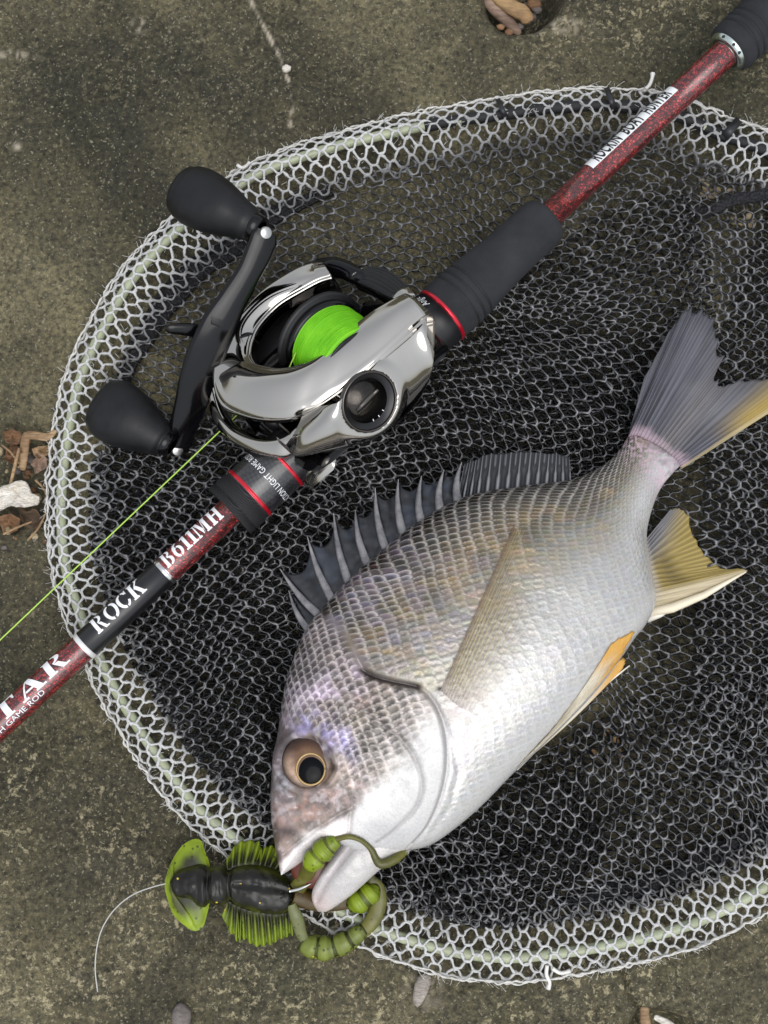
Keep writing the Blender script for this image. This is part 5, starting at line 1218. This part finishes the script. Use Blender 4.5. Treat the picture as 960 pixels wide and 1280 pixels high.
# ---- dark gathered band that runs inside the hoop
def gather(i0, i1, o0, name='gather_band', w=13.0):
    i = np.arange(i0, i1, 3) % NH; n = len(i); rows = 9; pts = np.zeros((n, rows, 3)); f = np.linspace(0, 1, n); tap = np.sin(math.pi*np.clip(f*1.0, .04, .96))**.5
    for r in range(rows):
        q = (r/(rows-1)-.5)*2; off = o0+q*w*(tap+.25*fbm(i/9.0, i*0+r*.3, 2))+9*fbm(i/45.0, i*0+o0, 2)
        x = HC[i, 0]+HN[i, 0]*off; y = HC[i, 1]+HN[i, 1]*off
        z = .0012+.0007*(1-q*q)+.0006*fbm(x/6, y/6, 3); pts[:, r] = PP(x, y, z)
    return sheet(name, pts, .0016, M_GATHER, net)
M_GATHER = MT('dark_knit'); _w = M_GATHER.voro(900); M_GATHER.set(Base_Color=M_GATHER.mix(M_GATHER.ramp(_w, [(.2, 0), (.6, 1)]), lin((30, 30, 35)), lin((17, 17, 20))), Roughness=.7).bump(_w, 1.0, .0012); M_GATHER = M_GATHER.m
def near(px, py): return int(np.argmin((HC[:, 0]-px)**2+(HC[:, 1]-py)**2))
a, b = sorted((near(400, 189), near(95, 500))); gather(a, b, 54, w=15)
a, b = sorted((near(700, 1192), near(1040, 1040))); gather(a, b, 62, w=15)
gp = arcsample([(868, 268), (890, 262), (915, 250), (940, 246), (980, 238)], 30); tube('gather_band', PP(gp[:, 0], gp[:, 1], .008+.0008*fbm(gp[:, 0]/7, gp[:, 1]/7, 2)), .0024*(1+.3*fbm(gp[:, 0]/9, gp[:, 1]/9+3, 2)), M_GATHER, net, 10, .7)
# ---- cable ties
M_TIE = simple('black_cable_tie', (34, 34, 38), .4)
def tie(p0, p1, wd):
    n = 16; t = np.linspace(0, 1, n); path = PP(p0[0]+(p1[0]-p0[0])*t, p0[1]+(p1[1]-p0[1])*t, .0020+.0072*np.sin(math.pi*np.clip(t, .0, 1))**.5)
    d = np.array([p1[0]-p0[0], -(p1[1]-p0[1]), 0.0]); d /= np.linalg.norm(d); s = np.cross(d, [0, 0, 1.0]); rings = []
    for k in range(n): rings.append([path[k]+s*x*wd+np.array([0, 0, z]) for x, z in ((-1, 0), (-.85, .0006), (.85, .0006), (1, 0), (.85, -.0005), (-.85, -.0005))])
    return loft('cable_tie', rings, M_TIE, net)
tie((758, 110), (770, 140), .0012); tie((924, 150), (902, 174), .0017); tie((622, 124), (634, 150), .0010)
# loose white threads
for nm, pts in (('loose_thread', [(684, 1206), (683, 1218), (687, 1228), (685, 1236)]), ('loose_thread', [(806, 112), (812, 106), (815, 98), (816, 92)]), ('loose_thread', [(690, 1210), (700, 1216), (712, 1214)]), ('loose_thread', [(296, 206), (304, 210), (312, 204)])):
    q = arcsample(pts, 12); tube(nm, PP(q[:, 0], q[:, 1], np.linspace(.004, .0015, 12)), np.interp(np.linspace(0, 1, 12), [0, .8, 1], [.0007, .0007, .0010]), M_THREAD if 'M_THREAD' in globals() else simple('white_thread', (224, 222, 216), .8), net, 6)
# ================================================================== soft plastic crayfish lure
lure = thing('soft_lure', 'green and dark brown soft plastic crayfish lure held in the fish mouth', 'fishing lure', P(300, 1115, 0))
def plastic(name, c1, c2, fl=(24, 22, 8), flake=.5):
    m = MT(name); n = m.noise(95, 4, .6); v = m.voro(700, 'F1', 'Color'); sp = m.add('ShaderNodeSeparateColor'); m.link(v, sp.inputs[0]); d = m.voro(700)
    c = m.ramp(n, [(.3, lin(c1)), (.7, lin(c2))])
    f = m.math('MULTIPLY', m.math('GREATER_THAN', sp.outputs[0], .84), m.ramp(d, [(.25, 1), (.36, 0)])); c = m.mix(m.math('MULTIPLY', f, flake), c, lin(fl))
    g = m.math('MULTIPLY', m.math('LESS_THAN', sp.outputs[1], .025), m.ramp(d, [(.22, 1), (.32, 0)])); c = m.mix(g, c, lin((214, 196, 60)))
    m.set(Base_Color=c, Roughness=m.ramp(m.noise(400, 3), [(.3, .32), (.7, .55)]), Subsurface_Weight=.15, Subsurface_Radius=(.003, .003, .001), Coat_Weight=.15, Coat_Roughness=.12, Specular_IOR_Level=.4); m.b.inputs['Subsurface Scale'].default_value = .6
    return m.m
M_LG = plastic('chartreuse_plastic', (52, 66, 12), (112, 146, 22)); M_LO = plastic('olive_plastic', (58, 58, 18), (104, 102, 34)); M_LB = plastic('dark_brown_plastic', (22, 19, 16), (34, 30, 22), (12, 10, 8), .4)
M_LC = plastic('clear_olive_plastic', (84, 88, 52), (112, 116, 70)); M_LBR = plastic('bright_green_plastic', (70, 100, 16), (104, 140, 24), (60, 80, 10))
def plastic_attr():
    m = MT('flecked_soft_plastic'); at = m.attr('Col'); v = m.voro(620, 'F1', 'Color'); sp = m.add('ShaderNodeSeparateColor'); m.link(v, sp.inputs[0]); d = m.voro(620)
    n = m.noise(120, 4, .6); c = m.mix(m.ramp(n, [(.35, .35), (.65, 0)]), at.outputs['Color'], lin((30, 30, 10)))
    f = m.math('MULTIPLY', m.math('GREATER_THAN', sp.outputs[0], .80), m.ramp(d, [(.22, 1), (.36, 0)])); c = m.mix(m.math('MULTIPLY', f, .75), c, lin((20, 18, 8)))
    g = m.math('MULTIPLY', m.math('LESS_THAN', sp.outputs[1], .02), m.ramp(d, [(.2, 1), (.3, 0)])); c = m.mix(g, c, lin((190, 170, 50)))
    m.set(Base_Color=c, Roughness=m.ramp(m.noise(400, 3), [(.3, .24), (.7, .46)]), Subsurface_Weight=.12, Subsurface_Radius=(.002, .002, .0006), Coat_Weight=.1, Coat_Roughness=.1, Specular_IOR_Level=.35); m.b.inputs['Subsurface Scale'].default_value = .5
    return m.m
M_LA = plastic_attr()
CHART, OLIVE, DARKB, DOLIVE = lin((138, 160, 28)), lin((70, 74, 18)), lin((13, 11, 9)), lin((38, 40, 12))
def put_cols(o, cols):
    me = o.data; at = me.color_attributes.new('Col', 'FLOAT_COLOR', 'POINT'); c = np.ones((len(me.vertices), 4), np.float32); c[:, :3] = np.asarray(cols).reshape(-1, 3); at.data.foreach_set('color', c.ravel()); me.materials.clear(); me.materials.append(M_LA); return o
LZ = .0105
def flange(name, outline, mat, z=LZ, th=.0040, ribs=0, rdir=None, cx=None, n=60, seed=0, parent=lure, dome=.6, droop=0.0, grad=None):
    """soft fleshy plate: outline in px, thick in the middle, rounded edge, optional ribs along rdir"""
    o = arcsample(outline, n, True); c = np.array(cx if cx is not None else o.mean(0)); R = 14; top = []; bot = []
    for k in range(R):
        f = k/(R-1); q = c+(o-c)*max(f, .01); h = th*.5*math.sqrt(max(0, 1-f**4))*(1-dome*.5*f*f); zz = z-droop*f*f
        rb_ = 0
        if ribs: 
            s = (q[:, 0]*rdir[0]+q[:, 1]*rdir[1]); rb_ = .00055*np.sin(s*ribs)*sstep(.35, .7, f)
        top.append(PP(q[:, 0], q[:, 1], zz+h+rb_)); bot.append(PP(q[:, 0], q[:, 1], zz-h))
    v = np.concatenate([np.array(top), np.array(bot[::-1])]); ob = loft(name, v, mat, parent, caps=False)
    if grad is not None:
        f = np.r_[np.linspace(0, 1, R), np.linspace(1, 0, R)]; X, Y = to_px(v); w = np.clip(sstep(.45, .95, f)[:, None]+.5*fbm(X/14, Y/14, 3), 0, 1)[..., None]
        put_cols(ob, grad[0]*(1-w)+grad[1]*w)
    return ob
tailf = flange('tail_fan', [(255, 1061), (252, 1051), (241, 1049), (226, 1059), (213, 1080), (206, 1103), (209, 1123), (217, 1144), (232, 1158), (244, 1164), (254, 1158), (258, 1146), (262, 1128), (264, 1105), (262, 1080)], M_LG, LZ-.002, .0052, cx=(238, 1103), grad=(DOLIVE, CHART))
flange('tail_edge', [(216, 1080), (208, 1103), (212, 1124), (220, 1143), (233, 1157), (244, 1162), (240, 1148), (226, 1134), (218, 1112)], M_LBR, LZ-.0006, .0030, cx=(217, 1118), parent=tailf, grad=(OLIVE, CHART*1.1))
ABD_T = [(213, 1100), (222, 1088), (240, 1082), (248, 1080), (256, 1081), (262, 1084), (270, 1082), (280, 1082), (288, 1088), (296, 1083), (316, 1080), (340, 1085), (360, 1097), (371, 1110)]
ABD_B = [(213, 1106), (220, 1120), (238, 1124), (247, 1132), (256, 1134), (262, 1129), (271, 1131), (280, 1131), (288, 1124), (296, 1131), (316, 1138), (344, 1143), (362, 1137), (371, 1118)]
def lure_body():
    n = 130; T = catmull(ABD_T, n); B = catmull(ABD_B, n); u = np.linspace(0, 1, n); H = np.interp(u, [0, .05, .16, .24, .30, .37, .43, .52, .60, .66, .80, .93, 1], [.8, 3.0, 4.6, 4.8, 5.5, 4.2, 5.4, 5.4, 4.0, 5.2, 6.0, 4.6, .8])*.001
    th = np.linspace(0, 2*math.pi, 44, endpoint=False); tl = (1-np.cos(th))/2; Tw = PP(T[:, 0], T[:, 1], LZ); Bw = PP(B[:, 0], B[:, 1], LZ)
    S = Tw[:, None]*(1-tl)[None, :, None]+Bw[:, None]*tl[None, :, None]; S[..., 2] += H[:, None]*(np.sign(np.sin(th))*np.abs(np.sin(th))**.9)[None]
    w = sstep(.62, .70, u)[:, None]; g = np.exp(-((tl[None, :]-(.44+.06*np.sin(u*5)[:, None]))/.035)**2)*(np.sin(th) > 0)[None]; S[..., 2] -= .0022*w*g
    S[..., 2] += .0007*fbm(to_px(S)[0]/7, to_px(S)[1]/7, 3)*(np.sin(th) > 0)[None]
    o = loft('body', S, M_LB, lure); ew = (sstep(.30, .49, np.abs(tl-.5))[None, :]*np.ones((n, 1))*(.55+.9*fbm(to_px(S)[0]/15, to_px(S)[1]/15, 2)))[..., None]; ew = np.clip(ew, 0, 1); put_cols(o, DARKB*(1-ew)+OLIVE*ew)
    for k in range(26):                                   # moulded pimples on the carapace
        i = int((.70+.25*RNG.random())*n); j = int(44*(.12+.26*RNG.random())); p = S[min(i, n-1), j]
        blob('pimple', p, np.diag([.00032, .00032, .0002]), M_LB, o, 8, 5)
    return o
lb = lure_body()
def frill(name, base, tip, nr, mat, z, seed, parent=lure, rdg=.0009):
    sub = 6; nu = nr*sub+1; nv = 16; Bq = catmull(base, nu); Tq = catmull(tip, nu); u = np.linspace(0, 1, nu); V = np.linspace(0, 1, nv)
    rg = np.random.default_rng(seed); jl = np.interp(u*nr, np.arange(nr+1)+.5, .05*rg.normal(size=nr+1)); cut = .10*(np.abs(np.cos(math.pi*u*nr))-.6)
    Vv = V[None]*(1+(jl+cut)[:, None]*sstep(.4, 1, V)[None]); q = Bq[:, None]*(1-Vv)[..., None]+Tq[:, None]*Vv[..., None]
    zz = z-.0015*Vv+rdg*np.cos(2*math.pi*u*nr)[:, None]*sstep(0, .3, V)[None]
    w = np.clip(sstep(.2, .95, Vv)+.35*np.cos(2*math.pi*u*nr)[:, None]*sstep(0, .4, V)[None]+.4*fbm(q[..., 0]/12, q[..., 1]/12, 2), 0, 1)[..., None]
    cc = np.concatenate([DOLIVE*(1-w)+(CHART*.8)*w, np.ones(w.shape)], -1); return sheet(name, PP(q[..., 0], q[..., 1], zz), .0016, M_LA, parent, cc)
frill('side_fin', [(284, 1088), (292, 1085), (302, 1083), (312, 1082), (326, 1083)], [(283, 1075), (294, 1058), (306, 1052), (322, 1051), (327, 1064)], 5, M_LO, LZ+.001, 1)
frill('side_fin', [(318, 1082), (330, 1084), (342, 1089), (352, 1095)], [(325, 1063), (339, 1057), (357, 1066), (355, 1086)], 6, M_LO, LZ+.0005, 2)
frill('side_fin', [(286, 1126), (294, 1130), (302, 1133)], [(278, 1142), (292, 1174), (300, 1177)], 3, M_LBR, LZ-.001, 3)
frill('side_fin', [(296, 1131), (312, 1137), (330, 1140), (348, 1142), (364, 1138)], [(298, 1172), (314, 1177), (334, 1183), (350, 1174), (366, 1170)], 9, M_LO, LZ-.001, 4)
def strip(name, pts, zs, w, mat, parent=lure, flat=.5):
    q = arcsample(pts, 40); z = np.interp(np.linspace(0, 1, 40), np.linspace(0, 1, len(zs)), zs); r = np.interp(np.linspace(0, 1, 40), np.linspace(0, 1, len(w)), w)
    return tube(name, PP(q[:, 0], q[:, 1], z), r, mat, parent, 12, flat)
strip('leg', [(364, 1130), (371, 1148), (376, 1165), (382, 1178)], [.0135, .012, .010, .0085], [.0016, .0024, .0022, .0016], M_LC)
def lumpy(name, pts, zs, rs, nb, amp, c0, c1, parent=lure, flat=.8):
    q = arcsample(pts, 110); t = np.linspace(0, 1, 110); z = np.interp(t, np.linspace(0, 1, len(zs)), zs); r = np.interp(t, np.linspace(0, 1, len(rs)), rs)
    r = r*(1-amp+amp*np.abs(np.sin(math.pi*t*nb))**.6)*(1+.12*fbm(t*14, t*3+len(name), 2)); r[0] *= .3; r[-1] *= .3
    v, f = tube_geo(PP(q[:, 0], q[:, 1], z), r, 18, flat); o = make(name, v, f, M_LA, parent)
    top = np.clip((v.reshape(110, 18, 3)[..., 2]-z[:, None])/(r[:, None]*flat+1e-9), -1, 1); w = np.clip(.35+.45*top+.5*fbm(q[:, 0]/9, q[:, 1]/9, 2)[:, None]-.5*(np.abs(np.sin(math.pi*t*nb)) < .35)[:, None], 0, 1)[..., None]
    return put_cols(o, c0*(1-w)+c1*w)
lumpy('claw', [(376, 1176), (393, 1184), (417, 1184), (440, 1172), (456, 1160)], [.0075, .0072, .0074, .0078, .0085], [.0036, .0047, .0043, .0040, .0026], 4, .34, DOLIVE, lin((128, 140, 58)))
flange('claw_base', [(376, 1174), (392, 1168), (418, 1172), (440, 1160), (454, 1160), (452, 1178), (430, 1194), (408, 1198), (388, 1198), (376, 1188)], M_LO, .0056, .0024, grad=(DOLIVE, CHART*.8))
strip('claw_strap', [(446, 1170), (458, 1160), (468, 1146), (473, 1128), (472, 1110), (462, 1098)], [.008, .0085, .009, .0095, .010, .011], [.0022, .0026, .0030, .0030, .0026, .0018], M_LO, flat=.35)
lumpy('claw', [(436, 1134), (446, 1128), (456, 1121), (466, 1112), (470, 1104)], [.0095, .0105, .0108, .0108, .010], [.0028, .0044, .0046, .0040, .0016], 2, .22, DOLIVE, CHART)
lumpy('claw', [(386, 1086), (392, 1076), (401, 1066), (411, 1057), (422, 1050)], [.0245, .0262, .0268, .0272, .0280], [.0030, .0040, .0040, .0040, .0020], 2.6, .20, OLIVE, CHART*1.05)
strip('antenna', [(420, 1049), (436, 1046), (452, 1051), (464, 1062), (470, 1074), (476, 1080), (490, 1076), (507, 1064)], [.0285, .0300, .0298, .0285, .0275, .0270, .0262, .0245], [.0010, .0009, .0008, .0009, .0013, .0017, .0017, .0012], M_LO, flat=.7)
strip('arm', [(372, 1110), (380, 1098), (388, 1084)], [.0145, .018, .0235], [.0030, .0028, .0026], M_LO)
strip('arm', [(366, 1120), (382, 1124), (398, 1128), (420, 1128), (440, 1124)], [.0125, .0105, .009, .009, .0095], [.0032, .0034, .003, .003, .003], plastic('brown_olive_plastic', (62, 46, 22), (86, 70, 30)))
hk = arcsample([(362, 1114), (372, 1112), (382, 1108), (390, 1104)], 14)
tag(tube('fishing_hook', PP(hk[:, 0], hk[:, 1], np.linspace(.0170, .0195, 14)), np.interp(np.linspace(0, 1, 14), [0, .6, 1], [.00055, .0005, .00008]), M_SILVER, None, 8), 'small silver hook point poking out of the lure into the fish mouth', 'hook')
lead = arcsample([(214, 1103), (190, 1109), (165, 1119), (143, 1137), (128, 1160), (121, 1185), (119, 1212), (122, 1240)], 50)
ml = MT('clear_leader'); ml.set(Base_Color=(.62, .62, .58), Roughness=.2, Transmission_Weight=.3)
tag(tube('leader_line', PP(lead[:, 0], lead[:, 1], np.interp(np.linspace(0, 1, 50), [0, .3, .8, 1], [.009, .007, .002, .0008])), .00024, ml.m, None, 6), 'thin clear leader line curving from the lure head over the concrete', 'fishing line')
